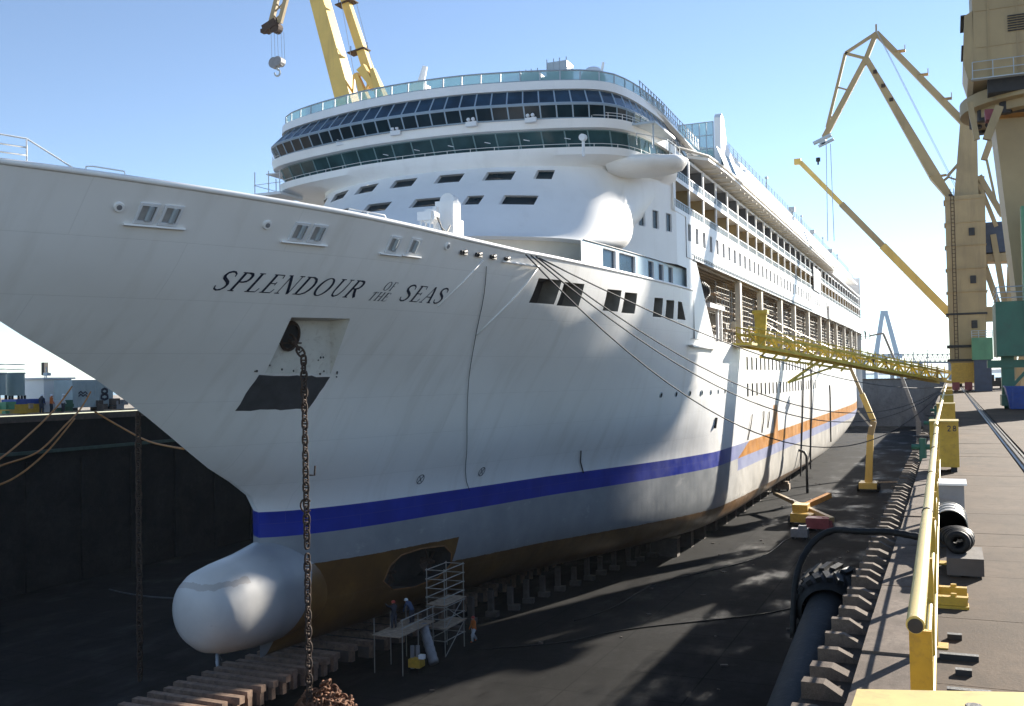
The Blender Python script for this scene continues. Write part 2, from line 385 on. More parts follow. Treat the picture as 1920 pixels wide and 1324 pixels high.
lq = sheet('quay_left', [[(-230, -60, QZ + .1), (DX0 - .1, -60, QZ + .1), (DX0 - .1, DYE + 14, QZ + .1), (-230, DYE + 14, QZ + .1)]], M_bounceapron)  # tone lifted to throw light back at the bow
sheet('quay_near', [[(DX0, -3000, QZ), (300, -3000, QZ), (300, -60, QZ), (DX0, -60, QZ)], [(-230, -3000, QZ), (DX0, -3000, QZ), (DX0, -60, QZ), (-230, -60, QZ)]], M_bounceapron)  # unseen ground behind the camera, kept pale as a reflector
# crane rails
def crane_rail(x, lab):
    t = thing('crane_rail', lab, 'rail', (x, 150, QZ - .1))
    b = MB(); prof = [(-.08, 0), (.08, 0), (.08, .03), (.018, .05), (.018, .10), (.04, .115), (.04, .15), (-.04, .15), (-.04, .115), (-.018, .10), (-.018, .05), (-.08, .03)]
    b.prism([(x + a, -50, QZ - .1 + c) for a, c in prof], (0, 415, 0)); b.build('rail_bar', mat('worn rail steel', (.20, .18, .165), .38, metal=.7, var=.2, scale=3), t)
    b = MB(); b.box((x + .16, 157, QZ - .07), (.05, 415, .12)); b.build('guard_bar', M_blackiron, t)
crane_rail(1.72, 'worn steel crane rail set in the quay beside the slabs')

# ------------------------------------------------------------------ the ship
CL = -37.5; SX = -21.5; ZK = 2.0; ZW = 9.0; YR = 58.0
B = 16.0
DY=[22.5,25.6,28.7,32.2,38.4,44.0,52.8,58.2,66.7,77.5,92.,110.]
DB=[0.,1.55,3.3,5.4,8.5,10.7,12.75,13.7,14.6,15.4,16.,16.]
WY=[48.5,49.2,51.,55.,60.,66.,73.,79.,86.,94.,102.,112.]
WB=[0.,.9,2.2,3.9,5.3,6.9,8.6,10.5,12.6,14.6,15.9,16.]
ZT=[9.,10.5,13.74,18.04,20.9,23.5,27.]
TY=[0.,0.,.185,.446,.673,.85,1.]
TB=[0.,.02,.12,.315,.50,.73,1.]
def lerp(a,b,t): return a+(b-a)*t
def pchip(xs,ys):
    xs=np.array(xs,float);ys=np.array(ys,float);h=np.diff(xs);d=np.diff(ys)/h
    m=np.zeros(len(xs));m[0]=d[0];m[-1]=d[-1]
    for i in range(1,len(xs)-1):
        if d[i-1]*d[i]>0:
            w1=2*h[i]+h[i-1];w2=h[i]+2*h[i-1];m[i]=(w1+w2)/(w1/d[i-1]+w2/d[i])
    def f(x):
        x=min(max(x,xs[0]),xs[-1]);i=min(int(np.searchsorted(xs,x,side='right'))-1,len(xs)-2);i=max(i,0)
        t=(x-xs[i])/h[i];t2=t*t;t3=t2*t
        return float((2*t3-3*t2+1)*ys[i]+(t3-2*t2+t)*h[i]*m[i]+(-2*t3+3*t2)*ys[i+1]+(t3-t2)*h[i]*m[i+1])
    return f
fTY=pchip(ZT,TY);fTB=pchip(ZT,TB);_c={}
def level(z):
    k=round(z,3)
    if k not in _c:
        ty,tb=fTY(k),fTB(k)
        ys=[lerp(a,b,ty) for a,b in zip(WY,DY)];bs=[lerp(a,b,tb) for a,b in zip(WB,DB)]
        _c[k]=(ys[0],pchip(ys,bs))
    return _c[k]
def stem(z): return level(max(z,ZW))[0]
def zsheer(y): return float(np.interp(y,[22,38,53,58],[27.3,26.7,26.15,26.0]))
def stern_trim(y): return 1.0 if y<235 else 1.0-.10*((y-235)/52.)**2
def hb(y,z):
    """half breadth of the hull at station y and height z"""
    y0,f=level(max(z,ZW))
    if y<=y0: return 0.0
    b=f(y)*stern_trim(y)
    if z<ZW:
        zk=ZK if y<195 else ZK+6.2*((y-195)/90.)**1.6
        t=max(0.,(z-zk)/(ZW-zk)); n=float(np.interp(y,[48,75,112],[2.1,3.0,7.0]))
        b*=(1-(1-t)**n)**(1/n)
    return b
def ys(s,z): y0=stem(z); return y0+(YR-y0)*s

def hx(y, z): return CL + hb(y, z)
def hnorm(y, z):
    e = .05; px = (hb(y + e, z) - hb(y - e, z)) / (2 * e); pz = (hb(y, z + e) - hb(y, z - e)) / (2 * e)
    return V(1, -px, -pz).normalized()
def hp(y, z, off=0.0): return V(hx(y, z), y, z) + hnorm(y, z) * off

ship = thing('cruise_ship', 'white cruise ship with blue stripe standing on blocks in the dry dock', 'ship', (CL, 60, 0))
def cut(bm, pts, d, near, rad):
    """cut the prism of polygon pts along direction d out of bm, near a point"""
    d = V(*d).normalized(); pts = [V(*p) for p in pts]; c = sum(pts, V(0, 0, 0)) / len(pts); near = V(*near)
    for i in range(len(pts)):
        a, q = pts[i], pts[(i + 1) % len(pts)]; n = (q - a).cross(d).normalized()
        if n.dot(c - a) > 0: n = -n
        fs = [f for f in bm.faces if (f.calc_center_median() - near).length < rad]
        g = set(fs)
        for f in fs: g.update(f.edges); g.update(f.verts)
        bmesh.ops.bisect_plane(bm, geom=list(g), plane_co=a, plane_no=n, dist=1e-5)
    dele = []
    for f in bm.faces:
        m = f.calc_center_median()
        if (m - near).length > rad: continue
        ok = True
        for i in range(len(pts)):
            a, q = pts[i], pts[(i + 1) % len(pts)]; n = (q - a).cross(d)
            if n.dot(c - a) > 0: n = -n
            if n.dot(m - a) > 1e-6: ok = False; break
        if ok: dele.append(f)
    bmesh.ops.delete(bm, geom=dele, context='FACES')
def build_hull():
    zlow = [2.0, 2.1, 2.3, 2.6, 3.0, 3.6, 4.4, 5.3, 6.2, 7.2, 8.1, 9.0, 9.7, 10.5]
    fr = [i / 17 for i in range(1, 12)] + [(21.6 - 10.5) / 15.5] + [.76, .80, .84, .88, .92, .96, 1.0]
    fr = sorted(fr); ku = len(zlow) + fr.index((21.6 - 10.5) / 15.5)
    cols = []
    for i in range(37):
        s_ = (i / 36) ** 1.25; zs = zsheer(ys(s_, 26.3)); c = []
        for z in zlow + [10.5 + (zs - 10.5) * f for f in fr]:
            y = ys(s_, z); c.append(V(hb(y, z), y, z))
        cols.append(c)
    ylist = [58 + 1.5 * i for i in range(1, 23)] + [92] + [94 + 3 * i for i in range(9)] + [124, 132, 142, 155, 170, 185, 195, 203, 211, 220, 230, 240, 250, 260, 268, 276, 282, 286]
    ylist = sorted(set(ylist)); top = {}
    for y in ylist:
        zz = zlow + [10.5 + 15.5 * f for f in fr]
        if y > 92.01: zz = zz[:ku + 1]
        c = []
        for z in zz:
            zk = ZK if y < 195 else ZK + 6.2 * ((y - 195) / 90.) ** 1.6
            z2 = z if y < 195 or z >= ZW else zk + (z - ZK) / (ZW - ZK) * (ZW - zk)
            c.append(V(hb(y, z2), y, z2))
        cols.append(c)
    bm = bmesh.new()
    for side in (1, -1):
        vs = [[bm.verts.new((CL + side * p.x, p.y, p.z)) for p in c] for c in cols]
        for i in range(len(cols) - 1):
            n = min(len(vs[i]), len(vs[i + 1]))
            for j in range(n - 1):
                q = [vs[i][j], vs[i + 1][j], vs[i + 1][j + 1], vs[i][j + 1]]
                try: bm.faces.new(q if side > 0 else q[::-1])
                except ValueError: pass
        if side > 0: last_p = vs[-1]
        else: bm.faces.new(last_p + vs[-1][::-1])
    bmesh.ops.remove_doubles(bm, verts=bm.verts, dist=.004)
    bmesh.ops.dissolve_degenerate(bm, edges=bm.edges, dist=.002)
    bmesh.ops.recalc_face_normals(bm, faces=bm.faces)
    return bm
hbm = build_hull()
MOOR = [(60.6, 63.6), (64.0, 67.0), (70.9, 73.5), (74.2, 76.7), (80.7, 82.8), (83.7, 85.8)]
for y0, y1 in MOOR:
    c = [(0, y0, 24.62), (0, y1, 24.70), (0, y1, 23.1), (0, y0, 23.05)]
    cut(hbm, c, (1, 0, 0), (hx((y0 + y1) / 2, 23.9), (y0 + y1) / 2, 23.9), 5)
cut(hbm, [(0, 86.9, 24.7), (0, 88.0, 24.7), (0, 89.3, 23.15), (0, 86.9, 23.15)], (1, 0, 0), (hx(88, 23.9), 88, 23.9), 5)
POCK = [(43.0, 21.45), (46.5, 21.5), (47.6, 18.55), (43.6, 18.6)]
cut(hbm, [(0, a, c) for a, c in POCK], (1, 0, 0), (hx(45, 20), 45, 20), 6)
THR = [(57.6, 5.6, 1.05), (61.2, 5.7, 1.05)]
def octo(y, z, r_): return [(y + r_ * math.cos(a), z + r_ * math.sin(a)) for a in [2 * math.pi * (i + .5) / 14 for i in range(14)]]
RAG = [(56.2, 5.2), (56.5, 6.2), (57.4, 6.75), (59.2, 6.95), (61.3, 6.85), (62.2, 6.2), (62.4, 5.3), (61.6, 4.6), (59.5, 4.25), (57.3, 4.5)]
cut(hbm, [(0, a, c) for a, c in RAG], (1, 0, 0), (hx(59.3, 5.6), 59.3, 5.6), 6.5)
PORTS = [85.7 + i * 3.25 for i in range(7)]
HULLWIN = [(118 + i * 3.05, z) for z in (19.5, 16.4) for i in range(22)]
me = bpy.data.meshes.new('hull')
def cutyz(bm, y0, y1, z0, z1):
    cut(bm, [(0, y0, z1), (0, y1, z1), (0, y1, z0), (0, y0, z0)], (1, 0, 0), (hx((y0 + y1) / 2, (z0 + z1) / 2), (y0 + y1) / 2, (z0 + z1) / 2), 14 if y0 > 112 else 5)
for y, z in HULLWIN: cutyz(hbm, y - .52, y + .52, z - .75, z + .75)
for v in hbm.verts: v.co -= ship.location
hbm.to_mesh(me); hbm.free()
hull = link('hull', me, M_hull, ship, smooth=True, angle=50, o=org(ship))
tag(hull, 'white bow flare over a blue boot stripe, grey and brown primer below')

# bulbous bow
bl = [(42.6, 5.9, .25, .25), (42.65, 5.9, .8, .75), (42.85, 5.85, 1.4, 1.3), (43.2, 5.8, 1.9, 1.74), (43.8, 5.72, 2.25, 2.05), (44.9, 5.66, 2.5, 2.22), (47, 5.65, 2.75, 2.3), (49, 5.8, 2.98, 2.38), (51.5, 5.8, 3.0, 2.42), (55, 5.6, 2.95, 2.45), (60, 5.0, 2.7, 2.4), (67, 4.4, 2.2, 2.2)]
b = MB(); rings = []
for y, cz, rz, rx in bl:
    rings.append([V(CL + rx * math.cos(t), y, cz + rz * math.sin(t)) for t in [2 * math.pi * i / 40 for i in range(40)]])
b.loft(rings, ring_closed=True, caps=True)
bulb_m, bt, bp = nt('bulb paint')
g = N(bt, 'ShaderNodeNewGeometry'); sx = N(bt, 'ShaderNodeSeparateXYZ'); bt.links.new(g.outputs['Position'], sx.inputs[0])
edge = math_(bt, 'MULTIPLY_ADD', noise(bt, 1.2, 6), .5, math_(bt, 'MULTIPLY_ADD', sx.outputs['Z'], -.35, sx.outputs['Y']))
bc = ramp(bt, noise(bt, .5, 6), [(.3, (.62, .60, .56)), (.7, (.72, .70, .66))])
gc = ramp(bt, noise(bt, .5, 6), [(.3, (.27, .285, .295)), (.7, (.35, .36, .365))])
f1 = math_(bt, 'SMOOTH_MIN', math_(bt, 'MAXIMUM', math_(bt, 'MULTIPLY_ADD', sx.outputs['Y'], .4, -18.2), 0.), 1., .1)
c = mixc(bt, f1, bc, gc)
br = ramp(bt, noise(bt, .3, 7, .65), [(.3, (.11, .05, .012)), (.55, (.20, .095, .02)), (.75, (.28, .14, .03))])
c = mixc(bt, math_(bt, 'MULTIPLY', math_(bt, 'GREATER_THAN', edge, 48.45), math_(bt, 'LESS_THAN', sx.outputs['Z'], 7.2)), c, br)
band_ = math_(bt, 'LESS_THAN', math_(bt, 'ABSOLUTE', math_(bt, 'SUBTRACT', math_(bt, 'MULTIPLY_ADD', noise(bt, 1.1, 6), .6, sx.outputs['Z']), 7.55)), .16)
c = mixc(bt, math_(bt, 'MULTIPLY', math_(bt, 'MULTIPLY', band_, math_(bt, 'LESS_THAN', sx.outputs['Y'], 45.4)), .4), c, (.30, .22, .15))
c = mixc(bt, ramp(bt, noise(bt, 1.6, 9, .75, stretch=(1, .35, 1)), [(.6, (0, 0, 0)), (.72, (.4,) * 3)]), c, (.33, .29, .25))
bump(bt, bp, noise(bt, .5, 4), .25, .1)
bt.links.new(c, bp.inputs['Base Color']); bp.inputs['Roughness'].default_value = .4
bulb = b.build('bulbous_bow', bulb_m, ship, smooth=True, angle=60)
tag(bulb, 'rounded pale grey bulb at the foot of the bow')

# forecastle deck, bulwark rail
b = MB(); ed = [28 + i * 3 for i in range(18)]
b.loft([[V(CL - hb(y, 25) + .2, y, 24.9), V(CL + hb(y, 25) - .2, y, 24.9)] for y in ed]); b.build('forecastle_deck', M_white2, ship)
b = MB(); b.path([hp(ys((i / 30) ** 1.2, 26.5), zsheer(ys((i / 30) ** 1.2, 26.5)) - .02, 0) + V(-.05, 0, .04) for i in range(31)] + [V(hx(y, 26) - .05, y, 26.04) for y in range(60, 93, 2)], .14, 8)
b.build('bulwark_cap', M_white, ship, smooth=True)
b = MB(); b.path([hp(ys((i / 30) ** 1.2, 26.5), zsheer(ys((i / 30) ** 1.2, 26.5)), 0).lerp(V(CL, ys((i / 30) ** 1.2, 26.5), 27), 0) for i in range(4)], .05, 4)
b = MB(); b.path([V(2 * CL - hx(y, 26), y, zsheer(y)) for y in range(26, 93, 3)], .14, 6); b.build('bulwark_cap', M_white, ship, smooth=True)

# openings in the shell: lined boxes behind the holes
def lined(name, pts, depth, m, parent, back=True, backm=None):
    """pts: outline on the hull (y,z); returns lining going inboard"""
    out = [V(hx(y, z) - .01, y, z) for y, z in pts]; inn = [p + V(-depth, 0, 0) for p in out]; n = len(pts)
    b = MB(); b.add(out + inn, [(i, (i + 1) % n, n + (i + 1) % n, n + i) for i in range(n)]); o = b.build(name, m, parent, fix=False)
    if back:
        b = MB(); b.poly(inn); b.build('back_panel', backm or m, o, fix=False)
    return o
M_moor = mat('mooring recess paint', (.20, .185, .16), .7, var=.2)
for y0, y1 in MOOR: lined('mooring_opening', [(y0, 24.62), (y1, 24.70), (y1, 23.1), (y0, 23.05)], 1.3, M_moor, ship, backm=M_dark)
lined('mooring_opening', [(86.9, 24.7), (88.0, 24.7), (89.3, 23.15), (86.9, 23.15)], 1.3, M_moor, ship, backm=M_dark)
for y, z in HULLWIN:
    b = MB(); x = hx(y, z) - .1; b.box((x, y, z), (.04, 1.1, 1.56)); b.build('window', M_glass, ship)
for i, y in enumerate(PORTS):
    b = MB(); p = hp(y, 16.5, .02); n_ = hnorm(y, 16.5); b.tube(p - n_ * .05, p + n_ * .03, .27, 14); o = b.build('porthole', M_rail, ship)
    b = MB(); b.tube(p, p + n_ * .035, .2, 14); b.build('pane', M_glass, o)
# anchor pocket
y_z = POCK; out = [V(hx(a, c) - .01, a, c) for a, c in y_z]
tl, tr, brr, bll = out
itl, itr = tl + V(-1.25, .15, -.1), tr + V(-1.25, -.05, -.1)
b = MB(); b.add([tl, tr, brr, bll, itl, itr], [(0, 1, 5, 4), (4, 5, 2, 3), (0, 4, 3), (1, 2, 5)])
pocket = b.build('anchor_pocket', mat('pocket paint', (.66, .64, .58), .5, var=.06, dirt=(.25, .2, .15), dirt_amt=.5, scale=1.0), ship, fix=False)
nrm = (itr - itl).cross(bll - itl).normalized()
if nrm.x < 0: nrm = -nrm
ax_u = (itr - itl).normalized(); ax_v = nrm.cross(ax_u).normalized()
hc = itl.lerp(itr, .32) + (bll - itl).normalized() * .85
for nm, r0, r1, o0, o1, m in (('hawse_lip', .62, .78, .02, .14, M_rust), ('hawse_pipe', .02, .62, .03, .05, M_blackiron)):
    b = MB(); n_ = 24
    ring = lambda r, o: [hc + nrm * o + ax_u * (r * .78 * math.cos(t)) + ax_v * (r * 1.1 * math.sin(t)) for t in [2 * math.pi * i / n_ for i in range(n_)]]
    b.loft([ring(r1, 0), ring(r1 * .97, o1), ring(r0, o1), ring(r0, o0 - .05)], ring_closed=True); b.build(nm, m, pocket, smooth=True, angle=40)
b = MB(); c0 = hc - ax_v * .0; b.beam(itl.lerp(bll, .42) + nrm * .05 + ax_u * .1, itl.lerp(bll, .42) + nrm * .05 + ax_u * 1.9, .12, .08); b.build('rust_ledge', M_rust, pocket)
def patch(name, yz, m, nu=10, nv=6, off=.012):
    b = MB(); (a0, a1), (b0, b1), (c0, c1), (d0, d1) = yz
    rows = []
    for j in range(nv + 1):
        t = j / nv; r = []
        for i in range(nu + 1):
            s_ = i / nu; y = lerp(lerp(a0, b0, s_), lerp(d0, c0, s_), t); z = lerp(lerp(a1, b1, s_), lerp(d1, c1, s_), t)
            jt = random.uniform(-.05, .05) if i in (0, nu) or j in (0, nv) else 0
            r.append(hp(y + jt, z + jt, off))
        rows.append(r)
    b.loft(rows); return b.build(name, m, ship, smooth=True, fix=False)
patch('undercoat_patch', [(43.3, 18.5), (47.7, 18.4), (47.35, 16.6), (43.3, 16.65)], M_patch)
for i in range(14):
    y, z = random.choice([(43.4, 18.9), (47.9, 18.9), (47.8, 18.5), (43.2, 18.6), (44.5, 18.75), (46.5, 19), (46.9, 18.7), (45.4, 18.8), (45.0, 16.5), (46.2, 19.4)])
    p = hp(y + random.uniform(-.3, .3), z + random.uniform(-.15, .15), .02)
    b = MB(); b.tube(p, p + V(.04, 0, 0), random.uniform(.03, .07), 7); b.build('bolt', M_blackiron, ship)

# ship's name on the bow
def arc(cx, cy, rx, ry, a0, a1, n=14): return [(cx + rx * math.cos(R(a0 + (a1 - a0) * i / n)), cy + ry * math.sin(R(a0 + (a1 - a0) * i / n))) for i in range(n + 1)]
TK, TN = .135, .05
def serif(x, y, w=.3): return ([(x - w / 2, y), (x + w / 2, y)], TN, TN)
def stem_(x, t=TK): return ([(x, 0), (x, .25), (x, .5), (x, .75), (x, 1)], t, t)
GL = {
 'S': (.66, [([(.60, .74), (.57, .88), (.44, .975), (.30, .985), (.15, .92), (.10, .78), (.16, .65), (.32, .55), (.47, .45), (.56, .33), (.55, .17), (.44, .05), (.28, .015), (.12, .08), (.05, .25)], TN, TN, TK)]),
 'P': (.68, [stem_(.16), serif(.16, .02), serif(.12, .98, .22), ([(.16, .97), (.36, .97), (.52, .93), (.60, .82), (.60, .66), (.52, .54), (.36, .49), (.16, .49)], TN, TN, TK)]),
 'L': (.62, [stem_(.16), serif(.16, .98), ([(.02, .025), (.3, .025), (.56, .025), (.62, .22)], TN, TN)]),
 'E': (.66, [stem_(.16), ([(.02, .975), (.3, .975), (.56, .975), (.59, .8)], TN, TN), ([(.16, .51), (.46, .51)], TN, TN), ([(.46, .42), (.46, .6)], TN, TN), ([(.02, .025), (.3, .025), (.58, .025), (.64, .22)], TN, TN)]),
 'N': (.86, [stem_(.14, TN), serif(.14, .02, .26), serif(.1, .98, .22), ([(.12, .99), (.3, .7), (.5, .38), (.72, .01)], TK, TK), ([(.74, 0), (.74, .5), (.74, 1)], TN, TN), serif(.74, .98, .26)]),
 'D': (.84, [stem_(.16), serif(.1, .975, .2), serif(.1, .025, .2), ([(.16, .975), (.4, .97), (.6, .88), (.72, .7), (.745, .5), (.71, .3), (.6, .12), (.4, .03), (.16, .025)], TN, TN, TK)]),
 'O': (.86, [(arc(.42, .5, .345, .485, 90, 270), TN, TN, TK), (arc(.42, .5, .345, .485, -90, 90), TN, TN, TK)]),
 'U': (.80, [([(.16, 1), (.16, .5), (.17, .3), (.24, .1), (.4, .02), (.56, .1), (.645, .3), (.66, .5), (.66, 1)], TK, TN, TK * .6), serif(.16, .98), serif(.66, .98, .26)]),
 'R': (.76, [stem_(.16), serif(.16, .02), serif(.12, .98, .22), ([(.16, .97), (.36, .97), (.52, .93), (.59, .82), (.59, .68), (.52, .56), (.36, .51), (.16, .51)], TN, TN, TK), ([(.36, .5), (.52, .25), (.72, .02)], TK, TK)]),
 'F': (.6, [stem_(.16), serif(.16, .02), ([(.02, .975), (.3, .975), (.55, .975), (.58, .8)], TN, TN), ([(.16, .51), (.45, .51)], TN, TN)]),
 'T': (.66, [stem_(.33), serif(.33, .02), ([(.04, .8), (.06, .975), (.6, .975), (.62, .8)], TN, TN)]),
 'H': (.82, [stem_(.16), stem_(.66), serif(.16, .02), serif(.16, .98), serif(.66, .02), serif(.66, .98), ([(.16, .51), (.66, .51)], TN, TN)]),
 'A': (.76, [([(.06, 0), (.2, .36), (.38, 1)], TN, TN), ([(.38, 1), (.5, .66), (.68, 0)], TK, TK), ([(.18, .36), (.56, .36)], TN, TN), serif(.07, .02, .22), serif(.67, .02, .26)]),
}
def ribbon(b, pts, w0, w1, wm, fn, lift):
    n = len(pts); L = []; Rr = []
    sub = []
    for i in range(n - 1):
        k = 3
        for j in range(k): sub.append((lerp(pts[i][0], pts[i + 1][0], j / k), lerp(pts[i][1], pts[i + 1][1], j / k)))
    sub.append(pts[-1]); n = len(sub)
    for i, (x, y) in enumerate(sub):
        a = sub[max(i - 1, 0)]; c = sub[min(i + 1, n - 1)]; dx, dy = c[0] - a[0], c[1] - a[1]; l = math.hypot(dx, dy) or 1
        t = i / (n - 1); w = (lerp(w0, w1, t) if wm is None else lerp(lerp(w0, w1, t), wm, math.sin(math.pi * t) ** 1.2)) / 2
        L.append(fn(x - dy / l * w, y + dx / l * w, lift)); Rr.append(fn(x + dy / l * w, y - dx / l * w, lift))
    b.loft([L, Rr])
name_o = None
def write_hull(text, y0, z0, cap, target_len, sp=.16, shear=.30):
    tot = sum(GL[c][0] + sp for c in text) - sp; k = target_len / tot; x = 0
    for ch in text:
        b = MB(); w, strokes = GL[ch]
        for si, st in enumerate(strokes):
            fn = lambda a, c, l, x=x: hp(y0 + (x + a) * k + shear * c * cap, z0 + c * cap, .010 + l)
            ribbon(b, st[0], st[1], st[2], st[3] if len(st) > 3 else None, fn, si * .0015)
        b.build('letter', M_ink, hull, fix=False); x += w + sp
write_hull('SPLENDOUR', 38.05, 22.55, .88, 7.75)
write_hull('SEAS', 48.75, 22.55, .88, 3.45)
write_hull('OF', 47.25, 23.02, .46, .75); write_hull('THE', 46.7, 22.48, .44, 1.25)
# tug-push marks and draught scratches
for y, z in ((58.6, 11.6), (64.6, 11.6)):
    b = MB(); k = .3
    fn = lambda a, c, l: hp(y + a * k, z + c * k, .06 + l)
    ribbon(b, arc(0, 0, 1, 1, 0, 360, 24), .16, .16, None, fn, 0); ribbon(b, [(-.6, -.75), (.6, .75)], .18, .18, None, fn, .002); ribbon(b, [(-.6, .75), (.6, -.75)], .14, .14, None, fn, .003)
    b.build('thruster_mark', M_ink, hull, fix=False)
# weld line and hanging line down the bow
b = MB(); b.path([hp(lerp(54.7, 63.7, t), lerp(24.9, 10.3, t ** 1.0), .06) for t in [i / 20 for i in range(21)]], .022, 5); b.build('hanging_line', M_blackiron, ship)
b = MB(); b.path([hp(lerp(76.0, 77.3, t), lerp(12.3, 10.4, t), .05) for t in (0, .5, 1)], .05, 5); b.build('hull_bracket', M_blackiron, ship)
# fairleads along the bulwark
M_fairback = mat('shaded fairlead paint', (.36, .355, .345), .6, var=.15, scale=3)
def fairlead(y, z, n=2, big=True, lab=None):
    b = MB(); o = None
    for i in range(n):
        yy = y + i * .95; p = hp(yy, z, .03)
        nn = hnorm(yy, z)
        fr = MB(); q = [(-.38, -.42), (.38, -.42), (.38, .42), (-.38, .42)]
        ring0 = [hp(yy + a, z + c, .0) for a, c in q]; ring1 = [hp(yy + a, z + c, .09) for a, c in q]; ring2 = [hp(yy + a * .74, z + c * .74, .09) for a, c in q]; ring3 = [hp(yy + a * .74, z + c * .74, .012) for a, c in q]
        fr.loft([ring0, ring1, ring2, ring3], ring_closed=True); f = fr.build('fairlead', M_white2, ship, fix=False)
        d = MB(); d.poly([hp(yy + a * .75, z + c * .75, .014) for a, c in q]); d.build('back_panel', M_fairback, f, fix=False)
        d = MB(); d.tube(hp(yy + .1, z - .3, .06), hp(yy + .1, z + .3, .06), .12, 10); d.build('roller', M_rail, f, smooth=True, angle=40)
    d = MB(); d.beam(hp(y - .7, z - .5, .1), hp(y + .95 * n - .2, z - .5, .1), .2, .08); d.build('fairlead_sill', M_white, ship)
fairlead(33.9, 25.6); fairlead(40.8, 25.45); fairlead(46.5, 25.35, 1); fairlead(48.0, 25.4, 1)
for y, z in ((32.8, 25.75), (39.1, 25.6), (50.6, 25.65)):
    b = MB(); p = hp(y, z, .0); n_ = hnorm(y, z); b.tube(p, p + n_ * .1, .24, 16, r2=.2); o = b.build('round_chock', M_white, ship, smooth=True, angle=40)
    b = MB(); b.tube(p + n_ * .07, p + n_ * .104, .12, 12); b.build('chock_hole', M_greymetal, o)
for y in (52.2, 53.6, 55.0, 56.4):
    b = MB(); p = hp(y, 25.45, .05); b.box(p, (.15, .7, .22)); b.tube(p + V(.05, -.2, 0), p + V(.05, .2, .1), .12, 8); b.build('mooring_cleat', M_blackiron, ship)
b = MB(); b.path([hp(y, 25.32, .12) for y in (56, 57.5, 59, 60)], .07, 6); b.build('rubbing_strake', M_white, ship)
b = MB(); p0, p1 = hp(60.3, 25.2, .05), hp(57.6, 21.7, .05); b.path([hp(lerp(60.0, 57.3, t), lerp(25.2, 20.9, t), .03) for t in (0, .25, .5, .75, 1)], .05, 6); b.build('knuckle_bar', M_white, ship, smooth=True)
b = MB(); b.path([hp(lerp(54.2, 52.2, t), lerp(25.2, 22.4, t), .03) for t in (0, .5, 1)], .04, 6); b.build('knuckle_bar', M_white, ship, smooth=True)
# handrails standing on the bulwark
def brail(pts, posts, r=.035):
    b = MB()
    for p in pts: b.path(p, r, 6)
    for p, q in posts: b.tube(p, q, r, 6)
    b.build('bow_handrail', M_white, ship, smooth=True)
def sh_(y, h): return V(hx(min(y, 200), zsheer(y)) - .1, y, zsheer(y) + h)
brail([[sh_(26.5, 1.15), sh_(28, 1.12), sh_(29.3, 1.08), sh_(30.9, .08)], [sh_(26.5, .75), sh_(29.3, .72)], [sh_(26.5, .4), sh_(29.3, .4)]], [(sh_(29.3, 0), sh_(29.3, 1.08)), (sh_(27.6, 0), sh_(27.6, 1.12))])
brail([[sh_(31.2, 0), sh_(31.25, .28), sh_(31.5, .32), sh_(32.6, .30), sh_(32.7, 0)]], [])
brail([[sh_(43.0, 0), sh_(43.05, .30), sh_(45.4, .30), sh_(45.5, 0)]], [(sh_(44.2, 0), sh_(44.2, .3))])
# mooring winch gear standing behind the bulwark
wg = []
b = MB(); b.box((-27.3, 53.6, 27.3), (1.2, 1.0, 2.9)); b.tube((-27.2, 53.3, 28.75), (-27.2, 53.9, 28.75), .5, 12); b.box((-27.0, 54.3, 26.6), (.5, .5, 2.2)); winch = b.build('winch_house', M_white, ship)
b = MB(); b.box((-27.6, 51.6, 27.6), (.9, .9, .5)); b.tube((-27.4, 51.3, 27.6), (-27.4, 51.9, 27.6), .42, 12)
for q in ((-27.9, 51.3), (-27.3, 51.3), (-27.9, 51.9), (-27.3, 51.9)): b.tube((q[0], q[1], 24.9), (q[0], q[1], 27.4), .08, 6)
b.box((-27.5, 52.4, 26.6), (.25, .25, 3.4)); b.box((-27.3, 52.6, 25.6), (1.4, 2.8, 1.3)); b.build('winch_frame', M_white, ship)
for k in range(3):
    b = MB(); b.path([(-26.9, 51.4 + k * .1, 27.5), (-26.7, 51.6 + k * .1, 26.9 - k * .15), (-26.7, 52.2, 26.7 - k * .1), (-26.8, 52.9, 27.2)], .035, 5); b.build('cable', M_blackiron, winch)

# ------------------------------------------------------------------ superstructure front
P0 = [(0, 68.1), (2.5, 68.2), (5, 68.5), (7.5, 69.1), (10, 69.8), (12.2, 70.6), (14.0, 71.5), (15.2, 72.7), (15.9, 74.6), (16.3, 77.2), (16.5, 80.5), (16.6, 84)]
LP = [(0, 60.7), (2.6, 60.95), (5, 61.6), (7.4, 62.7), (9.6, 64.1), (11.3, 65.6), (12.4, 66.8), (13.3, 68.6), (13.8, 70.6), (14.05, 72.8), (13.7, 75), (12.4, 78)]
def dens(pr, k=4):
    xs = [0]
    for i in range(1, len(pr)): xs.append(xs[-1] + math.dist(pr[i], pr[i - 1]))
    fx, fy = pchip(xs, [p[0] for p in pr]), pchip(xs, [p[1] for p in pr]); n = (len(pr) - 1) * k
    return [(fx(xs[-1] * i / n), fy(xs[-1] * i / n)) for i in range(n + 1)]
def ring(pr, z, dy=0, sx=1.0):
    h = [(x * sx, y + dy) for x, y in pr]; CL = -37.5 - (.6 if pr is D0 else 0)
    lf = 1.075 if pr is D0 else 1.0
    return [V(CL - x * lf, y, z) for x, y in h[::-1]] + [V(CL + x, y, z) for x, y in h[1:]]
TP = [(0, 70.0), (2.5, 70.1), (5, 70.6), (7.5, 71.4), (9.8, 72.5), (11.6, 73.7), (12.8, 75.0), (13.5, 76.9), (14.1, 79.0), (14.75, 81.2), (15.4, 83.6), (16, 86)]
D0, DL, DT = dens(P0), dens(LP), dens(TP)
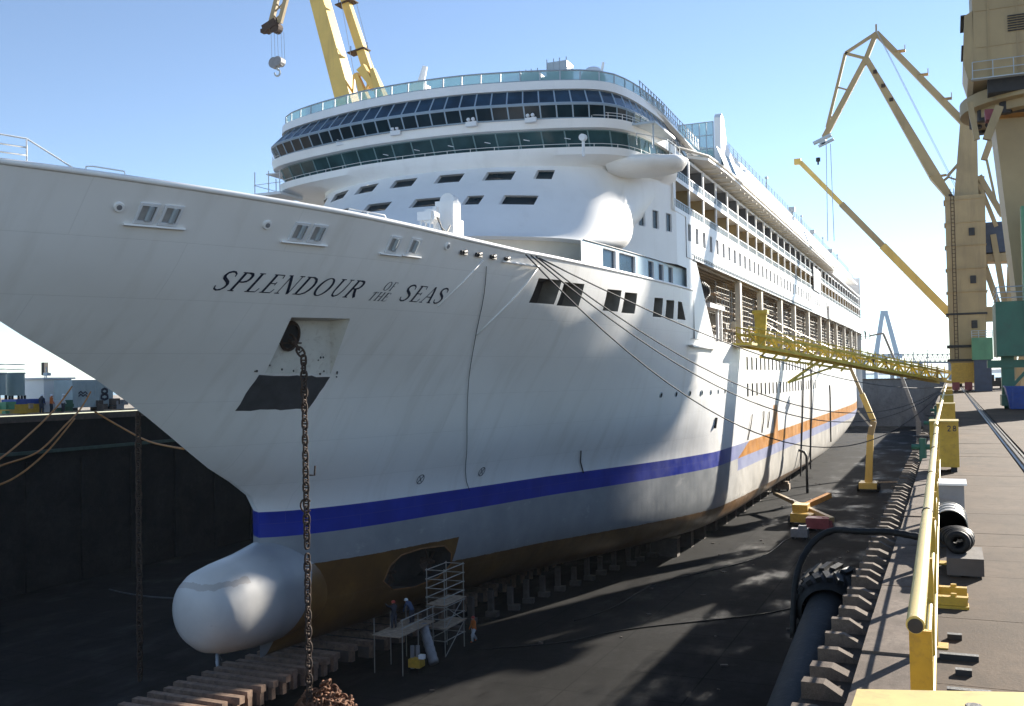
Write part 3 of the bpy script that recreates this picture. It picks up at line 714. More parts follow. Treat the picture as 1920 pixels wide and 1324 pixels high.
def tier(name, levels, m, parent=ship, smooth=True, pr=D0, cap=False, angle=35):
    rs = [ring(pr, z, dy, sx) for z, dy, sx in levels]
    b = MB(); b.loft(rs)
    if cap: b.poly(rs[-1])
    return b.build(name, m, parent, smooth=smooth, angle=angle)
# sloping white house front with two rows of cabin windows
def slope_pt(i, t):
    """ring i-th point at height fraction t (0 lip .. 1 top)"""
    a = _ra[i]; c = _rc[i]; p = a.lerp(c, t)
    x = (p.x - CL) / 16
    wc = max(0., 1 - abs(abs(x) - .82) / .45) if p.y < 77 else 0.
    w2 = wc * wc * (3 - 2 * wc)
    p.z = 28.05 + 6.5 * t ** (1.12 + .62 * w2)
    bul = math.sin(math.pi * min(1, t * 1.15)) * .55 * w2
    return p + V(math.copysign(bul, x), -bul * .6, 0)
_ra, _rc = ring(DL, 28.05), ring(DT, 34.55)
NR = len(ring(D0, 0))
b = MB(); b.loft([[slope_pt(i, t) for i in range(NR)] for t in [j / 12 for j in range(13)]])
fme = b.mesh('f'); bm = bmesh.new(); bm.from_mesh(fme); bpy.data.meshes.remove(fme); bmesh.ops.recalc_face_normals(bm, faces=bm.faces)
from mathutils.bvhtree import BVHTree
_bvh = BVHTree.FromBMesh(bm)
def slope_at(x, z):
    h = _bvh.ray_cast(V(CL + x, 40, z), V(0, 1, 0)); return h[0].y if h[0] else 70
FW = [(x, 33.65, 1.05) for x in (-12.4, -8.9, -5.3, -1.5, 2.5, 6.3)] + [(9.4, 33.75, .6)] + [(x, 31.35, 1.15) for x in (-11, -6.4, -2.2, 2.1)] + [(5.6, 31.35, .6), (8.6, 31.35, 1.1)]
panes = []
for x, z, w in FW:
    h = .42
    c = [V(CL + x + a * w, 0, z + e * h) for a, e in ((-1, 1), (1, 1), (1, -1), (-1, -1))]
    mid = V(CL + x, slope_at(x, z), z); cut(bm, c, (0, 1, 0), mid, 3.2)
    out = [V(p.x, slope_at(p.x - CL, p.z), p.z) for p in c]; panes.append(out)
for v in bm.verts: v.co -= ship.location
me = bpy.data.meshes.new('house_front'); bm.to_mesh(me); bm.free()
front = link('house_front', me, M_white, ship, smooth=True, angle=45, o=org(ship))
for out in panes:
    inn = [p + V(0, .35, -.08) for p in out]
    b = MB(); b.add(out + inn, [(i, (i + 1) % 4, 4 + (i + 1) % 4, 4 + i) for i in range(4)]); f = b.build('window', M_white2, front, fix=False)
    b = MB(); b.poly(inn); b.build('pane', M_glass, f, fix=False)
# recess under the lip, bridge bulwark, decks and roof bands
tier('recessed_wall', [(24.9, 1.6, .93), (28.1, 1.3, .94)], M_cream, pr=DL)
tier('house_soffit', [(28.05, 0, 1.0), (28.0, 1.4, .94)], M_white, pr=DL)
b = MB(); b.loft([ring(DT, 34.5), ring(DT, 34.75, -.15), ring(D0, 35.2, 1.6, 1.01), ring(D0, 35.75, 1.55, 1.02), ring(D0, 35.8, 2.2, 1.0)]); b.build('bridge_bulwark', M_white, ship, smooth=True, angle=50)
tier('lounge_deck_edge', [(37.05, 1.6, 1.0), (37.08, .85, 1.025), (37.75, .70, 1.03), (37.8, 1.3, 1.0)], M_white)
tier('roof_edge', [(40.1, 1.2, .95), (40.12, .82, .965), (40.8, .9, .965), (40.84, 4, .8)], M_white, cap=True)
b = MB()
for z, dy, sx in ((35.7, 2.3, 1.0), (37.0, 1.7, .995)): pass
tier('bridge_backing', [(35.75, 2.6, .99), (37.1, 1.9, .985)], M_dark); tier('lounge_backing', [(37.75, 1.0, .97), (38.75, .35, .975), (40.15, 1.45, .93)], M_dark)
def band(name, lo, hi, step, pm, fm, pane_name='pane', fw=.05, gap=.09, depth=.05, kmax=99):
    """glazed band between two rings: framed panes, one object each"""
    a, c = ring(D0, *lo), ring(D0, *hi)
    s = [0]
    for i in range(1, len(a)): s.append(s[-1] + (a[i] - a[i - 1]).length)
    n = int(s[-1] / step)
    def ip(rg, d):
        i = min(max(int(np.searchsorted(s, d, side='right')) - 1, 0), len(s) - 2); return rg[i].lerp(rg[i + 1], (d - s[i]) / (s[i + 1] - s[i]))
    fb = MB(); root = None; cs = []
    for k in range(n + 1):
        d = s[-1] * k / n; p, q = ip(a, d), ip(c, d); cs.append((p, q)); fb.beam(p, q, .1, .1)
    fb.path([p for p, q in cs], .07, 4); fb.path([q for p, q in cs], .07, 4)
    root = fb.build(name, fm, ship)
    for k in range(n):
        (p0, q0), (p1, q1) = cs[k], cs[k + 1]; u = gap / step
        v = [p0.lerp(p1, u * .5), p0.lerp(p1, 1 - u * .5), q0.lerp(q1, 1 - u * .5), q0.lerp(q1, u * .5)]
        n_ = (v[1] - v[0]).cross(v[3] - v[0]).normalized()
        j = random.uniform(-.006, .006)
        pb = MB(); pb.prism([x + n_ * (j - .012) for x in v], n_ * .024); pb.build(pane_name, pm, root)
    return root
band('bridge_windows', (35.8, 2.25, 1.0), (37.06, 1.45, 1.005), 1.75, M_teal, M_tealframe)
band('lounge_lower_windows', (37.8, .55, .99), (38.72, .02, 1.0), 1.22, M_glass, M_bluegrey)
band('lounge_upper_windows', (38.8, 0, 1.0), (40.1, 1.05, .955), 1.22, M_glassb, M_bluegrey)
band('roof_windbreak', (40.86, 1.1, .955), (41.65, 1.15, .955), 1.5, M_wind, M_rail)
# rails on the bridge and lounge decks
def ring_rail(name, z, dy, sx, h, n=3, step=6):
    b = MB(); r = ring(D0, z, dy, sx)
    for k in range(n): b.path([p + V(0, 0, h * (k + 1) / n) for p in r], .022, 4)
    for i in range(0, len(r), step): b.tube(r[i], r[i] + V(0, 0, h), .025, 4)
    return b.build(name, M_white, ship)
ring_rail('lounge_deck_rail', 37.78, .78, 1.028, .42, 2, 2)
ring_rail('bridge_deck_rail', 35.78, 1.6, 1.018, .22, 1, 3)
for x, dy in ((-11, 0), (-7.6, 0), (-2, 0), (4.5, 0), (9, 0)):
    y = 68.1 + .0165 * x * x + .55; b = MB(); b.box((CL + x, y, 37.65), (.9, .25, .35)); b.tube((CL + x - .2, y - .05, 37.95), (CL + x - .2, y - .2, 38.0), .14, 8); b.tube((CL + x + .2, y - .05, 37.95), (CL + x + .2, y - .2, 38.0), .14, 8); b.build('floodlight', M_white2, ship)
b = MB(); b.tube((-24.6, 70.7, 34.6), (-24.6, 70.7, 35.9), .12, 10); b.tube((-24.6, 70.4, 36.0), (-24.6, 70.9, 36.05), .26, 12); b.build('searchlight', M_white2, ship, smooth=True, angle=40)
# window wiper arms inside the bridge band read as pale ticks
for i in range(9):
    x = -13 + i * 3; y = 68.1 + .0165 * x * x + 1.75; b = MB(); b.beam((CL + x, y, 36.45), (CL + x + .5, y - .05, 36.3), .06, .05); b.build('wiper', M_white2, ship)
# the open wing platform on the far (starboard) end of the bridge
b = MB(); b.box((CL - 17.6, 74.5, 34.9), (3.0, 3.4, .25)); b.box((CL - 17.2, 75.5, 36.95), (2.6, 3, .1))
for q in ((-18.9, 72.9), (-18.9, 76), (-17.4, 72.9), (-16.2, 72.9)): b.tube((CL + q[0], q[1], 34.9), (CL + q[0], q[1], 36.95), .05, 5)
b.path([(CL - 19, 76, 35.8), (CL - 19, 72.9, 35.8), (CL - 16, 72.7, 35.8)], .03, 4); b.build('wing_platform', M_white2, ship)
# port bridge wing: a smooth white pod
b = MB(); rr = []
for k, (x, yc, ly, zc, lz) in enumerate([(13.2, 77.2, 2.3, 35.1, .55), (14.6, 77.3, 2.5, 35.08, .58), (15.8, 77.6, 2.5, 35.08, .58), (16.8, 77.9, 2.3, 35.1, .55), (17.6, 78.3, 1.9, 35.16, .48), (18.2, 78.5, 1.6, 35.25, .42), (18.6, 79.0, .7, 35.38, .2), (18.75, 79.2, .1, 35.42, .05)]):
    rr.append([V(CL + x, yc + ly * math.copysign(abs(math.cos(t)) ** .8, math.cos(t)), zc + (lz if math.sin(t) > 0 else lz * 1.7) * math.copysign(abs(math.sin(t)) ** 1.0, math.sin(t))) for t in [2 * math.pi * i / 28 for i in range(28)]])
b.loft(rr, ring_closed=True, caps=True); wing = b.build('bridge_wing', M_white, ship, smooth=True, angle=70)
b = MB(); b.tube((CL + 17.0, 80.6, 35.6), (CL + 17.0, 81.4, 35.6), .62, 18); b.build('wing_port', M_dark, wing)
b = MB(); b.path([(CL + 16.2, 73.5, 36.6), (CL + 17.8, 76.5, 36.6), (CL + 17.9, 80, 36.6)], .03, 5)
for q in ((16.2, 73.5), (17, 75), (17.8, 76.5), (17.9, 78.5), (17.9, 80)): b.tube((CL + q[0], q[1], 35.7), (CL + q[0], q[1], 36.6), .025, 5)
b.build('handrail', M_rail, wing)
b = MB(); b.box((CL + 15.6, 77.6, 37.6), (3.6, 6.0, .16)); b.tube((CL + 17.1, 75, 35.6), (CL + 17.1, 75, 37.6), .06, 6); b.tube((CL + 17.1, 80, 35.6), (CL + 17.1, 80, 37.6), .06, 6); b.build('wing_canopy', M_rail, ship)

# ------------------------------------------------------------------ port side wall of the house (flat plane with cut windows)
def sidewall(name, polyyz, holes, x, m, depth=.16, panem=M_glass, xfn=None, parent=ship, curve=None):
    ysl = sorted({p[0] for p in polyyz} | {h[0] for h in holes} | {h[1] for h in holes} | ({y for y in np.arange(curve[0], curve[1], .4)} if curve else set()))
    zsl = sorted({p[1] for p in polyyz} | {h[2] for h in holes} | {h[3] for h in holes})
    X = xfn or (lambda y: x)
    b = MB()
    for i in range(len(ysl) - 1):
        for j in range(len(zsl) - 1):
            yc, zc = (ysl[i] + ysl[i + 1]) / 2, (zsl[j] + zsl[j + 1]) / 2
            if any(h[0] < yc < h[1] and h[2] < zc < h[3] for h in holes): continue
            b.poly([(X(ysl[i]), ysl[i], zsl[j]), (X(ysl[i + 1]), ysl[i + 1], zsl[j]), (X(ysl[i + 1]), ysl[i + 1], zsl[j + 1]), (X(ysl[i]), ysl[i], zsl[j + 1])])
    o = b.build(name, m, parent, fix=False)
    bm = bmesh.new(); bm.from_mesh(o.data); bmesh.ops.remove_doubles(bm, verts=bm.verts, dist=.001); bm.to_mesh(o.data); bm.free()
    for y0, y1, z0, z1 in holes:
        xx = X((y0 + y1) / 2); w = MB()
        out = [V(X(a) + .012, a, c) for a, c in ((y0, z0), (y1, z0), (y1, z1), (y0, z1))]; inn = [V(p.x - depth, p.y, p.z) for p in out]
        e = .05; rim = [V(p.x + .02, p.y + (-e if k in (0, 3) else e), p.z + (-e if k < 2 else e)) for k, p in enumerate(out)]
        w.loft([rim, out, inn], ring_closed=True); wo_ = w.build('window', M_white2 if parent is ship else M_white2, o, fix=False)
        g_ = MB(); g_.poly(inn); g_.build('pane', panem, wo_, fix=False)
    return o
_tpx = pchip([q[1] for q in TP], [q[0] for q in TP])
ssx = lambda y: CL + _tpx(y) + .012
W1 = [(y - .45, y + .45, 30.6, 32.1) for y in (76.5, 78.4, 80.4, 82.5, 84.7)] + [(y - .42, y + .42, 33.3, 34.6) for y in (77.3, 79.3)]
sidewall('house_side_forward', [(74.6, 27.85), (86.0, 27.85), (86.0, 34.9)], W1, SX, M_white, xfn=ssx, curve=(74.7, 85.8))
b = MB(); b.poly([(SX + .01, 86, 27.85), (SX + .01, 89.4, 27.85), (SX + .01, 89.4, 32.55), (SX + .01, 86, 32.55)]); b.build('house_side_plate', M_white, ship, fix=False)
b = MB(); b.loft([[V(2 * CL - ssx(y), y, 27.85) for y in (76, 78, 80, 82, 84, 86, 285)], [V(2 * CL - ssx(y), y, 38.5) for y in (76, 78, 80, 82, 84, 86, 285)]]); b.build('house_side_starboard', M_white, ship)
b = MB(); b.poly([(SX, 92, 21.55), (SX, 100.6, 21.55), (SX, 93.2, 28.86), (SX, 92, 28.86)]); b.poly([(SX, 89.4, 26), (SX, 92, 26), (SX, 92, 28.86), (SX, 89.4, 28.86)]); b.build('house_side_gusset', M_white, ship, fix=False)
# pale blue strip with dark rounded windows above the bulwark
bx = lambda y: hx(y, 26) - .35 if y < 92 else SX - .05
BW = [(y - h_, y + h_, 26.25, 27.6) for y, h_ in ((71.6, 1.1), (75.2, 1.6), (80.6, .62), (83.2, .6), (85.8, .6))]
sidewall('blue_strip', [(66.6, 25.9), (89.4, 25.9), (89.4, 27.85)], BW, 0, M_paleblue, xfn=bx, panem=M_glassb, curve=(66.6, 92))
b = MB(); b.path([(bx(y) + .04, y, 27.85) for y in range(67, 90, 2)], .05, 5); b.build('drip_edge', M_greymetal, ship)

# window strip over the promenade recess and the decks above it
Y0, Y1 = 89.4, 284.0
SL = [(y - .45, y + .45, 30.45, 31.95) for y in [90.6 + i * 3.03 for i in range(64)]]
strip = sidewall('window_strip', [(Y0, 28.86), (Y1, 28.86), (Y1, 32.55)], SL, SX + .06, M_white)
b = MB()
for i in range(110): b.beam((SX + .1, 92.2 + i * .8, 29.25), (SX + .1, 92.55 + i * .8, 29.0), .08, .06)
b.beam((SX + .1, 91.6, 29.35), (SX + .1, 180, 29.35), .06, .05); b.beam((SX + .1, 92, 28.92), (SX + .1, 280, 28.92), .14, .14); b.build('strip_bracket_trim', M_rail, strip)
# balcony decks
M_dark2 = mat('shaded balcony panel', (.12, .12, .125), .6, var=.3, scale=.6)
def balcony(z0, ystart, n, nm, lit):  # lit row gets bounce ochre, the other is painted dark as shade
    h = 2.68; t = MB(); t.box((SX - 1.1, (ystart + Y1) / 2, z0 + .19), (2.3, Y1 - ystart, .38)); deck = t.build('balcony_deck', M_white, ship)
    t = MB(); t.poly([(SX - 2.2, ystart, z0), (SX - 2.2, Y1, z0), (SX - 2.2, Y1, z0 + h), (SX - 2.2, ystart, z0 + h)]); t.build('balcony_wall', M_bounceochre if lit else M_dark, deck, fix=False)
    pm = MB(); pm.box((-1.05, 0, h / 2), (1.9, .12, h)); pme = pm.mesh('partition'); pme.materials.append(M_bounceochre if lit else M_dark2)
    qm = MB(); qm.box((-.06, 0, h / 2), (.16, .3, h)); qme = qm.mesh('post'); qme.materials.append(M_white)
    rm = MB(); rm.box((0, 2.95, .62), (.05, 5.6, .09)); gm = MB()
    for k in range(9): rm.box((0, .4 + k * .64, .3), (.035, .07, .62))
    rme = rm.mesh('rail'); rme.materials.append(M_rail)
    gm.box((-.03, 2.95, .28), (.015, 5.6, .5)); gme = gm.mesh('glass_panel'); gme.materials.append(M_balglass)
    dm = MB(); dm.box((0, 2.9, 1.25), (.06, 3.6, 1.9)); dme = dm.mesh('balcony_door'); dme.materials.append(M_glass)
    for i in range(n):
        y = ystart + i * 5.85
        inst('partition', pme, deck, (SX - .02, y, z0 + .05)); inst('post', qme, deck, (SX - .02, y, z0 + .05)); r = inst('rail', rme, deck, (SX + .0, y, z0 + .42)); inst('glass_panel', gme, deck, (SX - .0, y, z0 + .42))
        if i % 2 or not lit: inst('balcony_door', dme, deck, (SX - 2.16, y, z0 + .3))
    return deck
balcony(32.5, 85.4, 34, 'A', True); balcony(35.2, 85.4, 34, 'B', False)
b = MB(); yy_ = [76, 77.5, 79, 80.5, 82, 83.5, 85, 86]; b.loft([[V(ssx(y), y, z) for y in yy_] for z in (34.9, 38.2)]); b.build('house_side_upper', M_white, ship, fix=False)
# grey patch sheet hung on the side, blank white plates aft
b = MB(); b.box((SX + .25, 186.5, 34.9), (.1, 10, 4.0)); b.build('screen_panel', mat('pale grey sheet', (.50, .54, .58), .6, var=.04), ship)
b = MB(); b.box((SX + .3, 233, 30.2), (.3, 58, 2.6)); b.build('blank_plate', M_white, ship)
# overhanging sun deck with slanted glass screen
b = MB(); b.prism([(SX - 3, 88, 38.3), (SX + 1.0, 95, 38.6), (SX + 1.3, 102, 38.65), (SX + 1.3, 205, 38.65), (SX + .2, 214, 38.6), (SX + .1, 284, 38.6), (SX - 3, 284, 38.3)], (0, 0, .3))
over = b.build('sun_deck_overhang', M_white, ship)
rbm = MB(); rbm.box((-.6, 0, -.1), (3.4, .18, .14)); rbme = rbm.mesh('soffit_rib'); rbme.materials.append(M_cream)
for i in range(44): inst('soffit_rib', rbme, over, (SX, 98 + i * 2.5, 38.5))
b = MB(); b.path([(SX - .9, 89, 38.95), (SX + 1.0, 95, 39), (SX + 1.32, 102, 39), (SX + 1.32, 205, 39)], .14, 6); b.build('deck_lip', M_cream, over)
b = MB()
for i in range(85): b.beam((SX + 1.2, 103 + i * 1.25, 38.95), (SX + .1, 103 + i * 1.25, 41.7), .09, .07)
b.beam((SX + .1, 103, 41.7), (SX + .1, 209, 41.7), .12, .12); b.beam((SX + .65, 103, 40.3), (SX + .65, 209, 40.3), .06, .06); screen = b.build('glass_screen_frame', M_tealframe, ship)
gp = MB(); gp.prism([(1.17, .06, 39.0), (1.17, 1.19, 39.0), (.13, 1.19, 41.65), (.13, .06, 41.65)], (.015, 0, 0)); gpm = gp.mesh('pane'); gpm.materials.append(M_screen)
for i in range(84): inst('pane', gpm, screen, (SX, 103 + i * 1.25, 0))
b = MB(); b.box((SX - 2.0, 195, 42.05), (3.2, 176, .55)); b.box((SX - 3.2, 195, 40.3), (.3, 176, 3.2)); b.build('upper_deck_band', M_white, ship)
b = MB(); b.prism([(SX - 5.5, 112, 42.3), (SX - 1.6, 118, 42.3), (SX - 1.6, 250, 42.3), (SX - 1.9, 283, 42.3), (SX - 5.5, 283, 42.3)], (0, 0, 2.2)); b.build('top_house', M_white, ship)
b = MB()
for i in range(70): y = 110 + i * 2.4; b.tube((SX - .6, y, 42.3), (SX - .6, y, 43.4), .035, 4)
for z in (42.7, 43.05, 43.4): b.tube((SX - .6, 110, z), (SX - .6, 276, z), .03, 4)
b.build('sun_deck_rail', M_rail, ship)
b = MB()
for i in range(60): y = 119 + i * 2.6; b.tube((SX - 1.7, y, 44.5), (SX - 1.7, y, 45.5), .035, 4); 
for z in (44.9, 45.2, 45.5): b.tube((SX - 1.7, 118, z), (SX - 1.7, 275, z), .03, 4)
b.build('top_rail', M_rail, ship)
for y, h, r in ((150, 2.6, .2), (176, 1.8, .5), (188, 2.4, .18), (204, 1.6, .45), (222, 2.6, .2), (236, 1.4, .5), (252, 2.2, .2)):
    b = MB(); b.tube((SX - 2.4, y, 44.5), (SX - 2.4, y, 44.5 + h), r * .4, 8); b.box((SX - 2.4, y, 44.5 + h), (r * 2, r * 2, r * 1.6)); b.build('deck_lamp', M_rail, ship)
# railings over the curved shoulder from lounge roof down the side
b = MB()
sh_pts = [V(CL + 15.2, 78, 41.0), V(CL + 15.6, 83, 40.6), V(CL + 15.8, 88, 40.2), V(CL + 16.2, 94, 39.6)]
for z in (.0, .5, 1.0): b.path([p + V(0, 0, z) for p in sh_pts], .03, 4)
for k in range(24):
    t = k / 23 * 3; i = min(int(t), 2); p = sh_pts[i].lerp(sh_pts[i + 1], t - i); b.beam(p, p + V(0, .35, 1.0), .05, .05); b.beam(p + V(0, .5, 0), p + V(0, .05, 1.0), .05, .05)
b.build('shoulder_rail', M_rail, ship)
b = MB(); b.prism([(CL + 12.5, 73.5, 40.83), (CL + 14.4, 76.5, 40.83), (CL + 15.6, 84, 40.4), (CL + 16.1, 95, 39.2), (CL + 12.5, 95, 39.2)], (0, 0, .14)); b.build('shoulder_roof', M_white, ship)
b = MB()
b.poly([(SX - .6, 78, 37.9), (SX - .4, 95, 37.9), (SX - .4, 95, 39.2), (SX - .7, 84, 40.3), (SX - 1.2, 78, 40.8)]); b.build('shoulder_side', M_glassb, ship, fix=False)
# fin pylon and cross screen abaft the lounge
b = MB(); b.prism([(SX - .6, 105.4, 38.9), (SX - .6, 112.5, 41.8), (SX - .6, 108.5, 43.2), (SX - .6, 107.2, 45.6), (SX - .6, 106.2, 45.9), (SX - .6, 105.6, 45.4)], (.7, 0, 0)); b.build('fin_pylon', M_white, ship)
b = MB()
for k in range(6): b.tube((SX - .7 - k * .75, 105.6, 38.9), (SX - .7 - k * .75, 105.6, 45.0), .06, 5)
for z in (39, 40.9, 42.2, 43.6, 45.0): b.tube((SX - .7, 105.6, z), (SX - 4.5, 105.6, z), .06, 5)
cs_ = b.build('cross_screen_frame', M_rail, ship)
for k in range(5):
    for z0, z1, m in ((39, 40.9, M_glassb), (40.9, 42.2, M_wind), (42.2, 43.6, M_wind), (43.6, 45.0, M_wind)):
        b = MB(); b.box((SX - 1.075 - k * .75, 105.6, (z0 + z1) / 2), (.66, .02, z1 - z0 - .1)); b.build('pane', m, cs_)
# roof equipment on the lounge
eq = [(CL + 8.2, 72.4, 41.3, 1.5, 1.5, 1.1), (CL + 10.4, 72.8, 41.7, 1.6, 1.6, 1.6), (CL + 9.3, 73.2, 41.2, 3.6, 1.4, .8)]
for x, y, z, a, c_, h in eq: b = MB(); b.box((x, y, z), (a, c_, h)); [b.tube((x + sx_ * a / 2, y - c_ / 2, z - h / 2), (x + sx_ * a / 2, y - c_ / 2, z + h / 2 + .25), .04, 4) for sx_ in (-1, -.3, .3, 1)]; b.build('equipment_box', M_rail, ship)
b = MB(); b.loft([[V(CL + 12.6 + r_ * math.cos(t), 74.2 + r_ * math.sin(t), z) for t in [i * math.pi / 8 for i in range(16)]] for r_, z in ((.9, 40.9), (1.0, 41.4), (.85, 41.9), (.5, 42.25), (.05, 42.4))], ring_closed=True); b.build('radar_dome', M_white, ship, smooth=True)
b = MB(); b.tube((CL + 11.2, 79, 40.8), (CL + 11.9, 79, 44.2), .12, 8); b.tube((CL + 11.3, 79, 43.2), (CL + 10.7, 79, 44.0), .05, 5); b.tube((CL + 11.7, 79, 43), (CL + 12.3, 79, 42.6), .05, 5); b.build('signal_mast', M_white, ship)
b = MB(); b.tube((CL - 7.2, 82, 40.8), (CL - 7.2, 82, 45.2), .65, 10); b.box((CL - 7.0, 82, 45.2), (1.6, 1.4, .7)); b.tube((CL - 7.0, 82, 45.4), (CL - 6.4, 82, 47.3), .4, 10, r2=.25); b.tube((CL - 8.1, 82, 45.3), (CL - 7.6, 82, 46.0), .12, 6); b.build('deck_crane_head', M_white2, ship)
b = MB(); b.tube((CL - 14.5, 76, 40.8), (CL - 14.5, 76, 42.6), .04, 5); b.build('antenna', M_rail, ship)
for i in range(26):
    x = random.uniform(-14, 14); y = 71.5 + .0165 * x * x + random.uniform(0, 2.5)
    b = MB(); h = random.uniform(.25, .75); b.beam((CL + x, y, 40.85), (CL + x + random.uniform(-.3, .4), y + .4, 40.85 + h), .35, .12); b.box((CL + x, y + .3, 41.0), (.5, .5, .12)); b.build('deck_chair', M_white, ship)

# ------------------------------------------------------------------ promenade recess
b = MB(); b.poly([(SX - 5.2, 88, 21.3), (SX - 5.2, 286, 21.3), (SX - 5.2, 286, 29), (SX - 5.2, 88, 29)]); b.poly([(SX, 91, 21.55), (SX - 5.3, 88, 21.55), (SX - 5.3, 286, 21.55), (SX, 286, 21.55)])
b.poly([(SX - .3, 93.4, 28.84), (SX - .3, 100.6, 21.5), (SX - 5.2, 97, 21.5), (SX - 5.2, 90, 28.84)])
rec = b.build('promenade_recess', M_brownwall, ship, fix=False)
b = MB(); b.poly([(SX, 92, 28.84), (SX, 286, 28.84), (SX - 5.2, 286, 28.84), (SX - 5.2, 88, 28.84)]); b.build('ceiling', M_ceil, rec, fix=False)
bmsh = MB(); bmsh.box((0, 0, 0), (.22, 190, .2)); 
for k in range(7):
    b = MB(); b.box((SX - .5 - k * .72, 190, 28.7), (.2, 196, .2)); b.build('ceiling_beam', M_ceil, rec)
for y in (115.5, 129.8, 146.3, 159.8, 176.5, 193.7, 208, 222.6, 240.5, 258, 272):
    b = MB(); b.box((SX - .35, y, 25.2), (.6, 1.0, 7.4)); b.build('column', M_cream, rec)
b = MB(); b.box((SX - .6, 102, 25.1), (1.4, 7, .45)); b.box((SX - .3, 103.5, 23.3), (.25, .4, 3.6)); b.box((SX - .3, 105.3, 23.3), (.25, .3, 3.6)); b.build('boat_platform', M_white, rec)
b = MB()
for k in range(5): 
    t_ = [2 * math.pi * i / 16 for i in range(16)]; b.path([(SX - 1.2 + k * .14, 101.2 + (1.0 - k * .13) * math.cos(a), 26.7 + (1.0 - k * .13) * math.sin(a)) for a in t_], .09, 5, closed=True)
b.build('winch_drum', M_blackiron, rec, smooth=True)
b = MB(); b.beam((SX - 2, 95.0, 27.1), (SX - 1.2, 102, 26.9), .25, .18); b.build('davit_arm', mat('red primer', (.45, .12, .07), .6, var=.2), rec)
# scaffolding that fills the recess
sc_ = thing('scaffolding', 'tube scaffolding with plank decks filling the open lifeboat deck', 'scaffold', (SX - 1.5, 150, 21.6))
b = MB(); y = 106
while y < 284:
    for x in (SX - .9, SX - 2.8):
        b.tube((x, y, 21.6), (x, y, 28.3 - random.random() * .8), .035, 4, caps=False)
    if random.random() < .5: b.tube((SX - .9, y, 22 + random.random() * 3), (SX - .9, y + 2.4, 24.6 + random.random() * 3), .03, 4, caps=False)
    y += 1.15 + random.random() * .4
for z in (22.2, 22.7, 23.3, 23.9, 24.6, 25.2, 25.8, 26.4, 27.0, 27.6):
    for x in (SX - .9, SX - 2.8):
        y = 106
        while y < 280:
            L = random.uniform(6, 14)
            if random.random() < .95: b.tube((x, y, z + random.uniform(-.1, .1)), (x, y + L, z + random.uniform(-.1, .1)), .035, 4, caps=False)
            y += L
tag(b.build('tube_frame', M_galv, sc_, fix=False), kind='stuff')
for z in (23.4, 25.3, 27.0):
    y = 107
    while y < 280:
        L = random.uniform(2.2, 4.5)
        if random.random() < .85: b = MB(); b.box((SX - 1.9 + random.uniform(-.5, .5), y + L / 2, z), (random.uniform(.5, 1.3), L, .07)); b.build('plank', M_wood, sc_)
        y += L + random.uniform(0, 1.5)
for i in range(130):
    y = random.uniform(104, 270); b = MB(); s_ = random.uniform(.25, .9); b.box((SX - random.uniform(.8, 3), y, 21.6 + s_ / 2 + random.choice((0, 0, 1.9))), (s_, s_ * 1.4, s_)); b.build('stacked_material', random.choice((M_cream, M_white2, M_brownwall, M_galv, M_red)), sc_)
# thruster tunnels in the brown primer
th = lined('thruster_opening', RAG, 1.7, M_blackiron, ship, backm=M_dark)
b = MB(); b.path([V(hx(a, c) + .02, a + random.uniform(-.06, .06), c + random.uniform(-.06, .06)) for a, c in RAG], .05, 5, closed=True); b.build('rim', mat('bare orange primer', (.22, .10, .03), .7, var=.4), th)
for y, z, r_ in THR:
    b = MB(); b.tube((hx(y, z) - 1.4, y, z), (hx(y, z) - .4, y, z), .3, 12, r2=.1); b.build('propeller_hub', M_rust, th, smooth=True, angle=40)
    for k in range(4):
        a = k * math.pi / 2 + .4; d = V(0, math.cos(a), math.sin(a)); e_ = V(0, -math.sin(a), math.cos(a)); q = V(hx(y, z) - .9, y, z); b = MB(); b.prism([q + d * .2 - e_ * .12, q + d * .9 - e_ * .3 + V(-.2, 0, 0), q + d * .95 + e_ * .25 + V(.1, 0, 0), q + d * .2 + e_ * .12], (.04, 0, 0)); b.build('propeller_blade', M_rust, th)
# hoses hanging down the side, scupper streaks
for y0, y1, zt, zb in ((166, 160, 19, 2.5), (176, 172, 19, 2.5), (204, 204, 16, 5), (120, 117, 13.5, 10.7), (128, 126.5, 13.6, 11), (132, 131, 13.4, 11.4)):
    b = MB(); b.path([(SX + .12 + .04 * math.sin(t * 5), lerp(y0, y1, t), lerp(zt, zb, t)) for t in [i / 12 for i in range(13)]], .13 if zt > 15 else .07, 6); b.build('hanging_hose', M_blackiron, ship)
b = MB(); p = hp(100.5, 13.9, .06); b.beam(p, hp(99.9, 12.9, .06), .35, .1); b.build('scupper', M_blackiron, ship)
b = MB(); b.prism([(SX - .2, 90, 20.95), (SX - .1, 100, 20.72), (SX - .2, 90.5, 20.75)], (.45, 0, 0)); b.build('shell_shelf', M_white, ship)

# decks closing the ship overhead and the far side
b = MB(); b.box((CL, 184, 38.1), (31.4, 200, .3)); b.build('sun_deck', M_white2, ship)
b = MB(); b.box((CL - 4, 200, 41.5), (24, 165, 2.2)); b.build('upper_house', M_white, ship)
b = MB(); b.poly([(CL - 15.9, 88, 21.4), (CL - 15.9, 286, 21.4), (CL - 15.9, 286, 28), (CL - 15.9, 88, 28)]); b.build('house_side_lower_starboard', M_white, ship, fix=False)
b = MB(); b.poly([(CL - 16, 286, 9), (CL + 16, 286, 9), (CL + 16, 286, 44), (CL - 16, 286, 44)]); b.build('stern_bulkhead', M_white, ship, fix=False)

# ------------------------------------------------------------------ cranes
def A(u, v, Y): return at(u, v, Y=Y)
